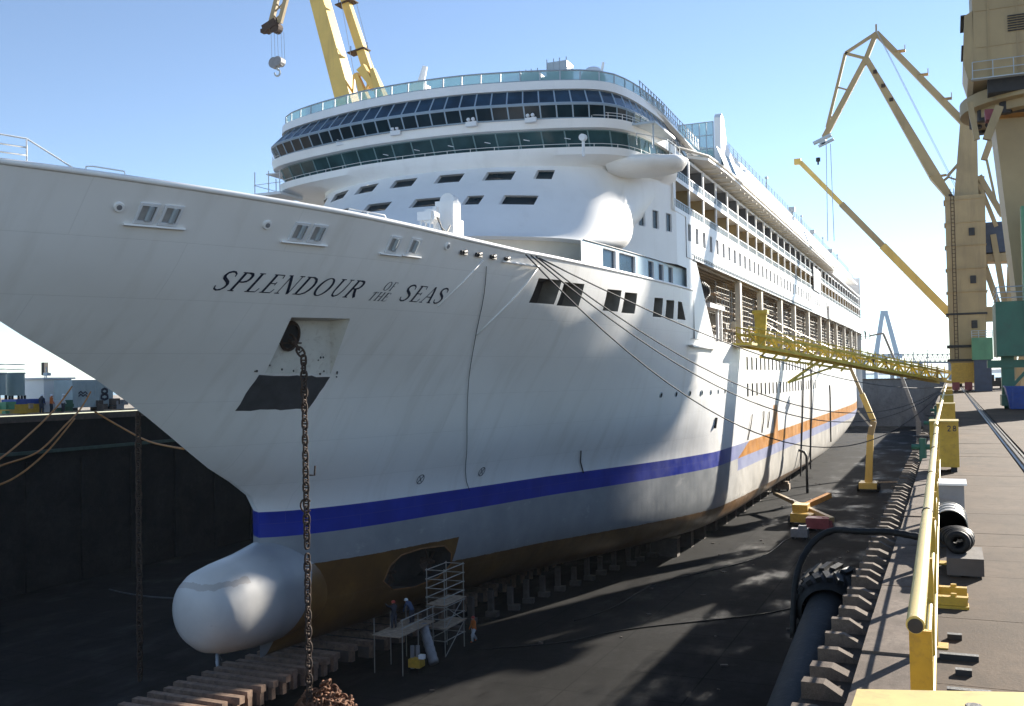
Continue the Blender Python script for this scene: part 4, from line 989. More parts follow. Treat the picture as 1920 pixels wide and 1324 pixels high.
# far quay crane with the bent jib
YC = 145.0
fc = thing('quay_crane', 'tall tan quay crane with folded jib standing on the rail down the quay', 'crane', (2.6, YC, QZ))
c0 = A(1812, 600, YC).x
b = MB()
for z0, z1, w0, w1, dx in ((19.2, 26, 4.3, 4.5, 0), (26, 41, 4.6, 4.8, .1)): b.beam((c0 + dx, YC, z0), (c0 + dx + .1, YC, z1), w0, 4.2, w1, 4.4, up=(0, 1, 0))
b.build('column', M_tan, fc)
b = MB(); b.beam((c0 + .4, YC, 41), (c0 + 1.0, YC, 52), 2.9, 2.6, 1.9, 1.8, up=(0, 1, 0)); b.prism([A(1778, 440, YC), A(1800, 395, YC), A(1822, 330, YC), A(1846, 330, YC), A(1846, 440, YC)], (0, 2.4, 0)); b.build('upper_tower', M_tan, fc)
for k, (zz, hh) in enumerate(((21.4, .35), (19.6, .3), (25.6, .25))): b = MB(); b.box((c0, YC, zz), (4.9, 4.7, hh)); b.build('collar', M_blackiron, fc)
b = MB(); b.box((c0 + .2, YC, 18.0), (4.4, 4.6, 2.5)); b.build('bogie_housing', M_ochre, fc)
for dx in (-1.5, 0, 1.5):
    b = MB(); b.box((c0 + dx, YC - 1.6, 16.5), (.9, 1.2, 1.5)); b.tube((c0 + dx - .25, YC - 1.6, 16.05), (c0 + dx + .25, YC - 1.6, 16.05), .45, 14); b.build('wheel_bogie', M_red, fc)
b = MB(); b.beam(A(1840, 590, YC), A(1893, 588, YC), 2, 1.9); b.build('portal_beam', M_tan, fc)
b = MB(); b.beam(A(1900, 500, YC), A(1893, 728, YC), 1.4, 1.6, up=(0, 1, 0)); b.beam(A(1842, 485, YC), A(1895, 640, YC), .7, .7); b.beam(A(1862, 440, YC), A(1884, 570, YC), .7, .7); b.build('portal_leg', M_tan, fc)
b = MB(); b.prism([A(1838, 478, YC), A(1838, 418, YC), A(1925, 412, YC), A(1925, 470, YC)], (0, 6, 0)); b.build('machinery_house', M_navy, fc)
b = MB(); b.prism([A(1836, 490, YC), A(1850, 474, YC), A(1960, 468, YC), A(1960, 488, YC), A(1850, 490, YC)], (0, 4, 0)); b.build('turntable_beam', M_tan, fc)
b = MB(); b.prism([A(1775, 422, YC), A(1775, 410, YC), A(1800, 407, YC), A(1800, 421, YC)], (0, 1.5, 0)); b.build('operator_platform', M_red, fc)
J0, J1, JW = A(1800, 396, YC), A(1624, 110, YC), A(1752, 330, YC)
b = MB(); b.beam(J0, JW, .5, .9, 1.3, 2.5, up=(0, 1, 0)); b.beam(JW, J1, 1.3, 2.5, .7, .9, up=(0, 1, 0)); b.build('main_jib', M_tan, fc)
AP, TP, KN = A(1643, 62, YC), A(1546, 258, YC), A(1585, 100, YC)
b = MB(); b.beam(AP, A(1833, 257, YC), .7, .7, .9, .9)
for t in (.22, .45, .68): p = AP.lerp(A(1833, 257, YC), t); b.box(p + V(.3, 0, .5), (1.3, 1.2, .1)); b.tube(p + V(.9, 0, .5), p + V(.9, 0, 1.3), .05, 4)
b.build('back_stay', M_tan, fc)
b = MB(); b.beam(J1, TP, .55, .7, .6, .8); b.beam(J1, AP, .6, .6); b.beam(KN, AP, .35, .4); b.beam(KN, J1, .35, .35); b.beam(KN, TP + (KN - TP) * .12, .35, .4)
for t in (.4, .75): b.beam(KN.lerp(TP, t), J1.lerp(TP, t), .2, .2)
b.tube(AP, AP + V(0, 0, 1.2), .12, 6); b.build('fly_jib', M_tan, fc)
b = MB(); b.box(TP + V(-.3, 0, -.2), (2.6, .8, .35), m=Matrix.Rotation(R(-22), 3, 'Y')); b.box(TP + V(.2, 0, -.75), (2.2, .6, .3), m=Matrix.Rotation(R(-22), 3, 'Y')); b.tube(TP + V(-.3, -.3, -.5), TP + V(-.3, .3, -.5), .5, 12); b.build('sheave_block', M_rail, fc)
b = MB(); b.tube(A(1549, 270, YC), A(1552, 452, YC), .05, 4); b.tube(A(1557, 270, YC), A(1564, 452, YC), .05, 4); b.build('hoist_rope', M_rail, fc)
b = MB(); b.beam(A(1752, 332, YC), A(1775, 328, YC), .3, .3); b.beam(A(1762, 345, YC), A(1778, 332, YC), .3, .3); b.beam(A(1777, 330, YC), A(1819, 283, YC), .35, .35); b.beam(A(1777, 332, YC), A(1812, 343, YC), .2, .2); b.beam(A(1836, 330, YC), A(1880, 405, YC), .6, .7); b.beam(A(1836, 345, YC), A(1868, 425, YC), .5, .5); b.beam(A(1850, 300, YC), A(1872, 400, YC), .3, .3); b.beam(A(1845, 300, YC), A(1875, 215, YC), .9, .8); b.build('luffing_strut', M_tan, fc)
hk = MB(); hk.tube(A(1534, 296, YC), A(1534, 303, YC), .3, 8); hk.tube(A(1534, 303, YC), A(1534, 309, YC), .12, 6); hk.build('auxiliary_hook', M_blackiron, fc)

lad = MB()
for k in range(44): lad.tube((c0 - 1.5, YC - 2.32, 20 + k * .5), (c0 - 1.1, YC - 2.32, 20 + k * .5), .03, 4)
lad.tube((c0 - 1.5, YC - 2.32, 19.6), (c0 - 1.5, YC - 2.32, 42), .04, 4); lad.tube((c0 - 1.1, YC - 2.32, 19.6), (c0 - 1.1, YC - 2.32, 42), .04, 4); lad.build('ladder', M_rust, fc)
for zz in (28.5, 31.5, 34.5, 37.5, 40.5): b = MB(); b.box((c0 + .12, YC, zz), (4.95, 4.62, .09)); b.build('flange', M_tan, fc)
for zz in (24.2, 30.0, 36.2): b = MB(); b.box((c0 + .9, YC - 2.3, zz), (.7, .1, 1.0)); b.build('access_hatch', M_blackiron, fc)
b = MB()
for t in (.12, .25, .38, .5, .62, .74, .86): p = JW.lerp(J1, t) if t > .3 else J0.lerp(JW, t * 3); b.box(p + V(0, -.75, .2), (.5, .12, .5))
b.build('jib_stiffener', M_rust, fc)
b = MB(); 
for k in range(2): b.tube(AP + V(.1 * k, -.4, .2), J0 + V(.3 + .2 * k, -.4, 1.2), .03, 4)
b.build('luffing_rope', M_rail, fc)

# near quay crane, mostly out of frame on the right
YN = 72.0
nc = thing('quay_crane', 'near crane at right edge with boxy machinery house over slewing ring', 'crane', (9, YN, QZ))
pA = A(1816, 40, YN); b = MB(); xl = A(1824, 60, YN).x
zt, zb = 46.5, A(1826, 150, YN).z
b.box(((xl + 11.5) / 2, YN + 3.5, (zt + zb) / 2), (11.5 - xl, 7, zt - zb)); house = b.build('machinery_house', M_tan, nc)
b = MB(); b.prism([A(1808, 30, YN), A(1824, 20, YN), A(1826, 152, YN), A(1815, 148, YN), A(1806, 120, YN)], (0, 5, 0)); b.build('side_housing', M_tan, nc)
for z in (44, 41.5, 39.5): b = MB(); b.box((xl - .45, YN + 2, z), (.5, 3.4, .12)); b.build('service_step', M_blackiron, nc)
for k in range(5): b = MB(); b.box((xl + .9 + k * 1.7, YN - .03, (zt + zb) / 2), (.07, .06, zt - zb - .2)); b.build('panel_seam', M_tan, nc)
for z in (39.2, 41.6): b = MB(); b.box(((xl + 11.5) / 2, YN - .02, z), (11.2 - xl, .05, .07)); b.build('panel_seam', M_tan, nc)
for k in range(7): b = MB(); b.box((xl + 2.6, YN - .06, 40.0 + k * .16), (1.1, .1, .06)); b.build('louvre', M_blackiron, nc)
b = MB()
for z in (.55, 1.1): b.tube((xl - .1, YN - .4, zb + z - .05), (9, YN - .4, zb + z - .05), .03, 5)
for k in range(7): b.tube((xl - .1 + k * 1.2, YN - .4, zb - .05), (xl - .1 + k * 1.2, YN - .4, zb + 1.05), .03, 5)
b.box((xl + 4, YN - .3, zb - .08), (8.4, .5, .06)); b.build('walkway_rail', M_rail, nc)
b = MB(); b.box(((xl + 12) / 2 + .3, YN + 3.5, zb - .45), (11 - xl, 6.4, .9)); b.build('house_frame', M_blackiron, nc)
zr = A(1800, 178, YN).z; xr = A(1801, 180, YN).x; rr_ = 5.6; cx = xr + rr_
b = MB(); b.loft([[V(cx + r_ * math.cos(t), YN + 5.6 + r_ * math.sin(t), z) for t in [2 * math.pi * i / 40 for i in range(40)]] for r_, z in ((rr_ - .9, zr + .75), (rr_, zr + .6), (rr_, zr - .3), (rr_ - .7, zr - .35), (rr_ - .7, zr - .9), (rr_ - 1.6, zr - .9))], ring_closed=True); b.build('slewing_ring', M_tan, nc, smooth=True, angle=30)
for i in range(14): t = 2 * math.pi * i / 14; b = MB(); b.tube((cx + 4.6 * math.cos(t), YN + 5.6 + 4.6 * math.sin(t), zr - 1.1), (cx + 4.6 * math.cos(t), YN + 5.6 + 4.6 * math.sin(t), zr - .35), .4, 8); b.build('roller', M_blackiron, nc)
q0, q1 = A(1868, 205, YN), A(1893, 560, YN)
b = MB(); b.loft([[V(q0.x, YN + 3, q0.z), V(cx + 3.6, YN + 3, q0.z), V(cx + 3.6, YN + 8.5, q0.z), V(q0.x, YN + 8.5, q0.z)], [V(q1.x + .6, YN + 3, q1.z), V(cx + 2.4, YN + 3, q1.z), V(cx + 2.4, YN + 8.5, q1.z), V(q1.x + .6, YN + 8.5, q1.z)]], ring_closed=True); b.build('column', M_tan, nc)
b = MB(); b.beam(A(1818, 192, YN), A(1832, 262, YN), .35, .35); b.beam(A(1874, 200, YN), A(1850, 262, YN), .5, .5); b.build('bracing', M_tan, nc)
b = MB(); b.prism([A(1846, 205, YN), A(1848, 225, YN), A(1868, 222, YN), A(1868, 204, YN)], (0, 1, 0)); b.build('cable_box', M_red, nc)
g0 = A(1866, 566, YN); g1 = A(1868, 668, YN)
b = MB(); b.box(((g0.x + 10) / 2, YN + 2.5, (g0.z + g1.z) / 2), (10 - g0.x, 5, g0.z - g1.z)); gh = b.build('portal_cabin', M_green, nc)
b = MB()
for z in (.25, .6, .95): b.tube((g0.x + .1, YN + .1, g0.z + z), (10, YN + .1, g0.z + z), .035, 5); b.tube((g0.x + .1, YN + .1, g0.z + z), (g0.x + .1, YN + 5, g0.z + z), .035, 5)
for x in (g0.x + .1, g0.x + 1.8, g0.x + 3.6, g0.x + 5.4): b.tube((x, YN + .1, g0.z), (x, YN + .1, g0.z + .95), .035, 5)
b.build('cabin_rail', M_rail, nc)
for dx in (.7, 2.2):
    b = MB(); b.box((g1.x + dx, YN + 1.4, (g1.z + QZ) / 2 + .3), (.75, .9, g1.z - QZ - .6)); b.box((g1.x + dx + .1, YN + 1.2, QZ + .55), (1.1, 2.4, .7)); b.tube((g1.x + dx - .3, YN + .6, QZ + .32), (g1.x + dx + .3, YN + .6, QZ + .32), .32, 14); b.build('portal_leg', M_green, nc)
b = MB(); b.box((g1.x + 2, YN + 1.4, g1.z - .5), (5, 1.2, .5)); b.beam((g1.x + .7, YN + 1.1, QZ + 1.2), (g1.x + 2.2, YN + 1.1, g1.z - .5), .2, .2); b.build('portal_crossbeam', M_green, nc)
b = MB(); b.box((9.5, YN + 1.4, (36 + QZ) / 2), (1.2, 1.6, 36 - QZ)); b.build('portal_leg', M_tan, nc)
b = MB(); b.box((A(1916, 450, YN).x + .6, YN + .5, 24.6), (1.2, 1.2, 8)); b.build('cable_duct', M_green2, nc)

# third quay crane, standing just beyond the right edge of the view; its tower shades the ship side
oc = thing('quay_crane', 'tan tower crane beyond the right edge whose shadow falls on the ship side', 'crane', (13, 170, QZ))
b = MB(); b.beam((12.5, 170, QZ + 3), (12.5, 170, 74), 3.6, 3.4, 3.2, 3.0, up=(0, 1, 0)); b.build('column', M_tan, oc)
b = MB(); b.box((16.5, 171, 76.5), (11, 5, 5)); b.build('machinery_house', M_tan, oc)
b = MB(); b.beam((20, 171, 79), (58, 176, 92), 1.8, 2.2, .9, 1.0); b.build('main_jib', M_tan, oc)
for dx in (-3, 3):
    for dy in (-3, 3): b = MB(); b.beam((12.5 + dx, 170 + dy, QZ), (12.5 + dx * .4, 170 + dy * .4, QZ + 9), .9, .9); b.build('portal_leg', M_tan, oc)

# crane over the far side, behind the superstructure
YL = 108.0
lc = thing('quay_crane', 'bright yellow crane with thick jib rising behind the bridge roof', 'crane', (-66, YL, QZ))
Jt, Jb = A(548, -190, YL), A(668, 250, YL)
jf = Jb + (Jb - Jt).normalized() * 14
b = MB(); b.beam(jf, Jt, 2.6, 2.6, 1.6, 1.6, up=(0, 1, 0)); b.build('main_jib', M_yellow, lc)
S0, S1 = A(628, -60, YL + 1), A(702, 165, YL + 1)
b = MB(); b.beam(S0, S1, .85, .95, 1.1, 1.2)
b.build('back_stay', M_yellow, lc)
for u, v in ((650, 7), (673, 97)):
    p = A(u, v, YL + 1); b = MB(); b.box(p, (2.6, 1.6, .14), m=Matrix.Rotation(R(-8), 3, 'Y')); b.tube(p + V(1.2, 0, 0), p + V(1.2, 0, 1), .06, 4); b.tube(p + V(-1.2, 0, 0), p + V(-1.2, 0, .9), .06, 4); b.build('service_platform', M_rust, lc)
b = MB(); T0 = A(690, 60, YL + 1)
b.beam(A(702, 165, YL), A(680, 128, YL), .6, .6, 1.4, 1.2); b.beam(A(668, 138, YL), A(690, 200, YL), .5, .5, 1.2, 1.2); b.beam(A(698, 130, YL), A(726, 210, YL), .6, .6, 2.0, 1.4); b.beam(A(697, 145, YL), A(684, 175, YL), .3, .3); b.beam(A(665, 140, YL), A(696, 142, YL), .3, .3); b.beam(A(664, 140, YL), A(661, 210, YL), .25, .25); b.build('a_frame', M_yellow, lc)
b = MB(); b.box((-64.5, YL, 40), (9, 7, 9)); b.build('machinery_house', M_yellow, lc)
b = MB(); b.box((-66, YL, 26), (5, 5, 21)); b.build('column', M_yellow, lc)
b = MB(); b.tube(A(640, 5, YL), A(664, 140, YL), .035, 4); b.tube(A(668, 5, YL), A(700, 130, YL), .035, 4); b.build('stay_rope', M_rail, lc)
F0, F1 = A(566, -150, YL), A(516, 45, YL)
b = MB(); d_ = (F1 - F0).normalized(); s_ = V(.55, -.84, 0)
for k, w in ((-1, .35), (1, .35)): b.beam(F0 + s_ * k * .2 + V(k * .9, 0, 0), F1 + V(k * .75, 0, 0), .45, .6)
for k in range(9): p = F0.lerp(F1, k / 9); q = F0.lerp(F1, (k + 1) / 9); b.beam(p + V(-.9, 0, 0), q + V(.8, 0, 0), .16, .16); b.beam(p + V(.9, 0, 0), q + V(-.8, 0, 0), .16, .16)
b.build('fly_jib', M_tan, lc)
b = MB(); b.box(F1 + V(-.6, 0, -.2), (2.2, 1.2, 1.0), m=Matrix.Rotation(R(-20), 3, 'Y')); b.box(F1 + V(-1.7, 0, -.7), (.8, .8, .5)); b.tube(F1 + V(.2, -.5, -.6), F1 + V(.2, .5, -.6), .7, 14); b.build('sheave_block', M_rust, lc)
b = MB()
for u in (508, 514, 520, 527, 532): b.tube(A(u, 60, YL), A(u + 2, 112, YL), .035, 4)
b.build('hoist_rope', M_rail, lc)
hb0 = A(520, 118, YL); b = MB(); b.tube(hb0 + V(-.4, -.4, 0), hb0 + V(-.4, .4, 0), .72, 16); b.tube(hb0 + V(.35, -.5, .1), hb0 + V(.35, .5, .1), .62, 16); b.box(hb0, (1.5, .5, .8)); hbo = b.build('hook_block', M_greymetal, lc)
b = MB(); h0 = hb0 + V(0, 0, -.7); b.tube(h0 + V(0, 0, .3), h0 + V(0, 0, -.2), .16, 8); b.path([h0 + V(.42 * math.sin(a), 0, -.62 + .42 * math.cos(a)) for a in [R(x) for x in range(0, 285, 20)]], .13, 7); b.build('hook', M_rail, hbo)

# mobile crane boom down the quay
YM = 185.0
mc = thing('mobile_crane', 'yellow mobile crane with long thin boom slanting over the dock', 'crane', (1.5, YM, QZ))
m0, m1 = A(1790, 598, YM), A(1500, 304, YM)
b = MB(); b.beam(m0, m0.lerp(m1, .45), 1.2, 1.3); b.build('boom_base', M_yellow, mc)
b = MB(); b.beam(m0.lerp(m1, .44), m0.lerp(m1, .72), .95, 1.05); b.build('boom_section', M_tan, mc)
b = MB(); b.beam(m0.lerp(m1, .71), m1, .7, .8); b.box(m1 + V(-.4, 0, .1), (1.2, .8, 1.0)); b.build('boom_tip', M_yellow, mc)
b = MB(); b.box((m0.x + 1.5, YM, m0.z - 1.2), (4, 3, 2.6)); b.build('slewing_cab', M_yellow, mc)
b = MB(); b.box((3.0, YM + 3, QZ + 1.3), (3, 13, 1.4)); b.beam((m0.x + 1.5, YM, QZ + 2), (m0.x + 1.5, YM, m0.z - 2.4), 2.2, 2.2); b.build('carrier', M_yellow, mc)
for i in range(5):
    b = MB(); b.tube((1.4, YM - 2.5 + i * 2.6, QZ + .6), (1.9, YM - 2.5 + i * 2.6, QZ + .6), .6, 14); b.build('wheel', M_rubber, mc)

# far gantry and lattice bridge in the haze
fg = thing('far_gantry', 'pale A-shaped gantry crane standing far away over the water', 'crane', (A(1665, 668, 900).x, 900, 13))
b = MB(); p, q, r_ = A(1658, 585, 900), A(1642, 672, 900), A(1684, 672, 900); b.beam(p + V(-1.2, 0, 0), q, 3.4, 3.4, 4.2, 4.2, up=(0, 1, 0)); b.beam(p + V(1.2, 0, 0), r_, 3.4, 3.4, 4.2, 4.2, up=(0, 1, 0)); b.box(p + V(0, 0, 0), (6, 4, 2)); b.build('legs', M_hazepale, fg)
b = MB(); b.beam(A(1634, 670, 900), A(1692, 668, 900), 3, 3.4); b.beam(q, V(q.x, 900, 13), 3, 3); b.beam(r_, V(r_.x, 900, 13), 3, 3); b.build('girder', M_hazepale, fg)
br = thing('lattice_bridge', 'thin grey lattice bridge low on the horizon at right', 'bridge', (A(1720, 690, 560).x, 560, 13))
b = MB(); l0, l1 = A(1600, 678, 560), A(1800, 680, 560); u0, u1 = A(1600, 664, 560), A(1800, 664, 560); b.beam(l0, l1, .9, 1.0); b.beam(u0, u1, .5, .5); b.build('chord', M_greymetal, br)
for i in range(22):
    t0, t1 = i / 22, (i + 1) / 22; b = MB(); b.beam(l0.lerp(l1, t0), u0.lerp(u1, (t0 + t1) / 2), .35, .35); b.beam(u0.lerp(u1, (t0 + t1) / 2), l0.lerp(l1, t1), .35, .35); b.build('lattice_bar', M_greymetal, br)
for i in range(4): p = l0.lerp(l1, .1 + i * .27); b = MB(); b.tube(p, (p.x, p.y, 13), 1.0, 8); b.build('pier', M_greymetal, br)
for u, h, lab in ((1712, 648, 'left of two thin far masts beyond the lattice bridge'), (1738, 645, 'right of two thin far masts beyond the lattice bridge')):
    t = thing('far_mast', lab, 'mast', (A(u, 690, 480).x, 480, 13)); b = MB(); p = A(u, h, 480); b.tube((p.x, 480, 13), p, .35, 6, r2=.1); b.build('pole', M_greymetal, t)
    b = MB(); b.beam(p + V(-1.2, 0, -3), p + V(1.2, 0, -3), .2, .2); b.beam(p + V(-.8, 0, -6), p + V(.8, 0, -6), .3, .3); b.build('crosstree', M_greymetal, t)

# ------------------------------------------------------------------ yellow gangway truss
gw = thing('gangway', 'yellow truss gangway reaching from the quay to the ship side', 'gangway', (-1, 150, QZ))
g0, g1 = V(-21.0, 113.0, 21.5), V(-.6, 150.0, 16.7); gd = (g1 - g0).normalized(); gs = gd.cross(V(0, 0, 1)).normalized()
L = (g1 - g0).length
for sgn in (-1, 1):
    b = MB()
    for z, th in ((0, .34), (1.25, .26), (2.0, .12)): b.beam(g0 + gs * sgn * .9 + V(0, 0, z), g1 + gs * sgn * .9 + V(0, 0, z if z < 1.5 else z * .75), th, th)
    b.build('chord', M_gangway, gw)
    n = 26
    for i in range(n):
        p = g0.lerp(g1, i / n) + gs * sgn * .9; q = g0.lerp(g1, (i + 1) / n) + gs * sgn * .9
        b = MB(); b.beam(p, q + V(0, 0, 1.25), .16, .16) if i % 2 else b.beam(p + V(0, 0, 1.25), q, .16, .16); b.beam(p, p + V(0, 0, 2.0), .12, .12); b.build('lattice_bar', M_gangway, gw)
for i in range(40):
    p = g0.lerp(g1, (i + .5) / 40); b = MB(); b.beam(p - gs * .95 + V(0, 0, .16), p + gs * .95 + V(0, 0, .16), L / 40 - .08, .05, up=tuple(gd.cross(gs))); b.build('tread', M_gangway, gw)
b = MB()
for z in (-1.0, -.35): b.beam(g0 + gd * 3 + V(0, 0, z), g0 + gd * 20 + V(0, 0, z * .6), .3, .22)
for i in range(8): p = g0 + gd * (3 + i * 2.2); b.beam(p + V(0, 0, -1.0), p + gd * 1.5 + V(0, 0, .1), .18, .18)
b.beam(g0 + gd * 14 + V(0, 0, -.3), g0 + gd * 8 + V(0, 0, -3.4), .25, .25); b.beam(g0 + gd * 18 + V(0, 0, -.3), g0 + gd * 8 + V(0, 0, -3.4), .2, .2); b.build('under_truss', M_gangway, gw)
tw = g0 + gd * 3.2
b = MB(); b.beam(tw, tw + V(0, 0, 4.0), .9, .5, 1.4, .5, up=(0, 1, 0)); b.box(tw + V(0, 0, 4.1), (1.7, 1.2, .4)); b.build('tower_post', M_gangway, gw)
b = MB(); b.tube(tw + V(0, 0, 3.8), g0 + gd * 17 + V(0, 0, 1.5), .05, 5); b.tube(tw + V(0, 0, 3.2), g0 + gd * 13 + V(0, 0, .5), .05, 5); b.build('stay_cable', M_yellow, gw)
b = MB(); b.box(g0 + V(.3, -1.5, .0), (2.6, 4, .25)); b.build('landing', M_gangway, gw)

# ------------------------------------------------------------------ mooring ropes
def rope(name, p, q, sag, r, m, lab, cat, grp=None, n=28):
    b = MB(); p, q = V(*p), V(*q); b.path([p.lerp(q, t) + V(0, 0, -sag * 4 * t * (1 - t)) for t in [i / n for i in range(n + 1)]], r, 6)
    o = b.build(name, m, smooth=True); tag(o, lab, cat, grp); return o
rs = [hp(58.0, 25.9, .15), hp(58.6, 25.9, .15), hp(59.2, 25.9, .15), hp(59.6, 25.85, .15)]
ends = [(1752, 714, 149), (1744, 726, 120), (1740, 735, 104), (1690, 752, 150)]
rope('mooring_rope', rs[3], (-1.0, 152, 16.0), 2.6, .05, M_rope, 'highest of the black mooring ropes running from bow to quay', 'rope', 'mooring ropes')
rope('mooring_rope', rs[2], (-1.0, 140, 15.9), 6.0, .05, M_rope, 'second highest black mooring rope sagging along the ship side', 'rope', 'mooring ropes')
rope('mooring_rope', rs[1], (-1.0, 137, 15.9), 6.9, .05, M_rope, 'third black mooring rope, sagging just under the second', 'rope', 'mooring ropes')
rope('mooring_rope', rs[0], (-1.0, 128, 15.7), 9.0, .05, M_rope, 'lowest and slackest black mooring rope along the ship side', 'rope', 'mooring ropes')

# ------------------------------------------------------------------ anchor chains
def link_mesh(nm, L, w, r, m):
    b = MB(); pts = []
    for i in range(16):
        a = 2 * math.pi * i / 16; c, s_ = math.cos(a), math.sin(a); pts.append((w / 2 * math.copysign(abs(c) ** .8, c), 0, L / 2 * math.copysign(abs(s_) ** .75, s_)))
    b.path(pts, r, 6, closed=True); b.tube((-w / 2 + r, 0, 0), (w / 2 - r, 0, 0), r * .7, 5)
    me = b.mesh(nm, smooth=True); me.materials.append(m); return me
lm = link_mesh('link', .56, .34, .062, M_rust)
def chain(pts, lab, mesh, pitch=.42, group=None):
    t = thing('anchor_chain', lab, 'chain', pts[-1], group); d = 0; k = 0
    seg = [(V(*pts[i]), V(*pts[i + 1])) for i in range(len(pts) - 1)]
    for p, q in seg:
        n = int((q - p).length / pitch); dr = (q - p).normalized(); quat = V(0, 0, 1).rotation_difference(dr)
        for i in range(n):
            e = (quat @ Matrix.Rotation(R(90 * (k % 2) + random.uniform(-12, 12)), 3, 'Z').to_quaternion()).to_euler(); o = inst('link', mesh, t, p + dr * (i * pitch + pitch / 2), rot=e); k += 1
    return t
ch_top = hc + nrm * .2 - ax_v * .3
hang = V(hx(46.0, 21.0) + .75, 44.35, 0)
hang = ch_top + V(.75, .1, 0)
mc_ = chain([hc + nrm * .05, hang + V(0, 0, -.75), (hang.x + .05, hang.y + .05, 9.0), (hang.x + .05, hang.y + .08, .8)], 'rusty studded anchor chain hanging from the hawse hole in front of the bulb', lm)
b = MB(); p = V(hang.x + .05, hang.y, 11.6); b.path([p + V(.35 * math.cos(a), 0, .35 * math.sin(a)) for a in [R(x) for x in range(40, 330, 25)]], .05, 6); b.path([p + V(.25, 0, 1.6), p + V(.55, 0, 1.6), p + V(.6, 0, 2.1)], .05, 6); b.build('shackle', M_rust, mc_, smooth=True)
lx = 2 * CL - hang.x
chain([(lx, hang.y + 1, 16.5), (lx, hang.y + 1, .6)], 'dark anchor chain hanging in shadow on the far side of the bow', lm)
# heap of chain below
b = MB(); vs0 = [v.co.copy() for v in lm.vertices]; fs0 = [tuple(p.vertices) for p in lm.polygons]
def drop_links(n, cx, cy, rx, ry, hmax):
    for i in range(n):
        a = random.uniform(0, 2 * math.pi); r_ = math.sqrt(random.random()); x, y = cx + rx * r_ * math.cos(a), cy + ry * r_ * math.sin(a); z = random.uniform(.1, 1) * hmax * (1 - r_ ** 1.6) + .1
        m = Matrix.Translation((x, y, z)) @ Matrix.Rotation(random.uniform(0, 6.3), 4, 'Z') @ Matrix.Rotation(random.uniform(-1.5, 1.5), 4, 'X') @ Matrix.Rotation(random.uniform(0, 3), 4, 'Y')
        b.add([m @ v for v in vs0], fs0)
drop_links(420, hang.x + .5, hang.y + .9, 2.0, 1.7, 2.1); drop_links(170, hang.x + 2.6, hang.y + .4, 1.6, .9, .55)
o = b.build('chain_heap', M_heap, fix=False, smooth=True); tag(o, 'heap of rusty chain piled on the dock floor under the hanging chain', 'chain', kind='stuff')

# ------------------------------------------------------------------ keel blocks
b = MB(); b.box((0, 0, .82), (5.0, .42, .36)); capme = b.mesh('timber_cap'); capme.materials.append(M_keelwood)
b = MB(); b.box((0, 0, .3), (.8, .5, .7)); basme = b.mesh('concrete_base'); basme.materials.append(M_concdark)
b = MB(); b.box((2.2, 0, .3), (.35, .34, .66)); endme = b.mesh('timber_end'); endme.materials.append(M_keelwood)
def keel_block(i, x, y, z0, lab, sx=1.0):
    t = thing('keel_block', lab, 'keel block', (x, y, 0), 'keel blocks in line under the ship')
    for dx in (-1.75, 0, 1.75): inst('concrete_base', basme, t, (x + dx * sx, y + random.uniform(-.05, .05), z0), rot=(0, 0, random.uniform(-.05, .05)));
    inst('timber_cap', capme, t, (x + random.uniform(-.15, .15), y, z0), rot=(0, 0, random.uniform(-.02, .02)), scale=(sx, 1, 1)); inst('timber_end', endme, t, (x, y, z0), scale=(sx, 1, 1))
kb_lab = '%s keel block back from the hanging chain, in the row under the hull'
ORD = ['first', 'second', 'third', 'fourth', 'fifth', 'sixth', 'seventh', 'eighth', 'ninth', 'tenth', 'eleventh', 'twelfth', 'thirteenth', 'fourteenth', 'fifteenth', 'sixteenth', 'seventeenth', 'eighteenth', 'nineteenth', 'twentieth', 'twenty-first', 'twenty-second', 'twenty-third', 'twenty-fourth']
fore = ['first', 'second', 'third', 'fourth', 'fifth', 'sixth', 'seventh', 'eighth', 'ninth']
for i in range(14): keel_block(i, -36.6, 38.4 + i * 1.0, .9 - (.1 if i > 9 else 0), 'timber-topped keel block in the open row under the bulb, %s from the camera' % ORD[i])
for i in range(2, 26): keel_block(9 + i, CL + .6 + (.3 if i > 3 else 0), 48.0 + i * 1.9, .55 if i > 3 else .75, kb_lab % ORD[i - 2], 1.05)
# side blocks: upright timber shores under the turn of the hull
b = MB(); b.box((0, 0, .75), (.42, .36, 1.5)); upm = b.mesh('shore_post'); upm.materials.append(M_concdark)
b = MB(); b.box((0, 0, .2), (.9, .7, .4)); ftm = b.mesh('foot_block'); ftm.materials.append(M_concdark)
for i in range(16):
    y = 62.5 + i * 2.6; x = CL + min(9, 1.9 + .16 * (y - 52)) + random.uniform(-.2, .2)
    t = thing('side_shore', 'dark shore post under the near side of the hull, %s from the scaffold tower' % ORD[i], 'shore', (x, y, 0), 'side shores under the hull')
    h = random.uniform(.8, 1.15); inst('shore_post', upm, t, (x, y, .35), scale=(1, 1, h)); inst('foot_block', ftm, t, (x + random.uniform(-.1, .5), y, 0), rot=(0, 0, random.uniform(-.3, .3)))
for i in range(14):
    y = 100 + i * 6; t = thing('bilge_block', '%s timber-capped bilge block counting aft under the side of the hull' % ORD[i].capitalize(), 'bilge block', (-27, y, 0), 'bilge blocks under the side'); b = MB(); b.box((-27, y, .9), (3, 1.2, 1.9)); b.build('block', M_concdark, t); b = MB(); b.box((-27, y, 1.93), (3.2, 1.0, .16)); b.build('timber_cap', M_wood, t)

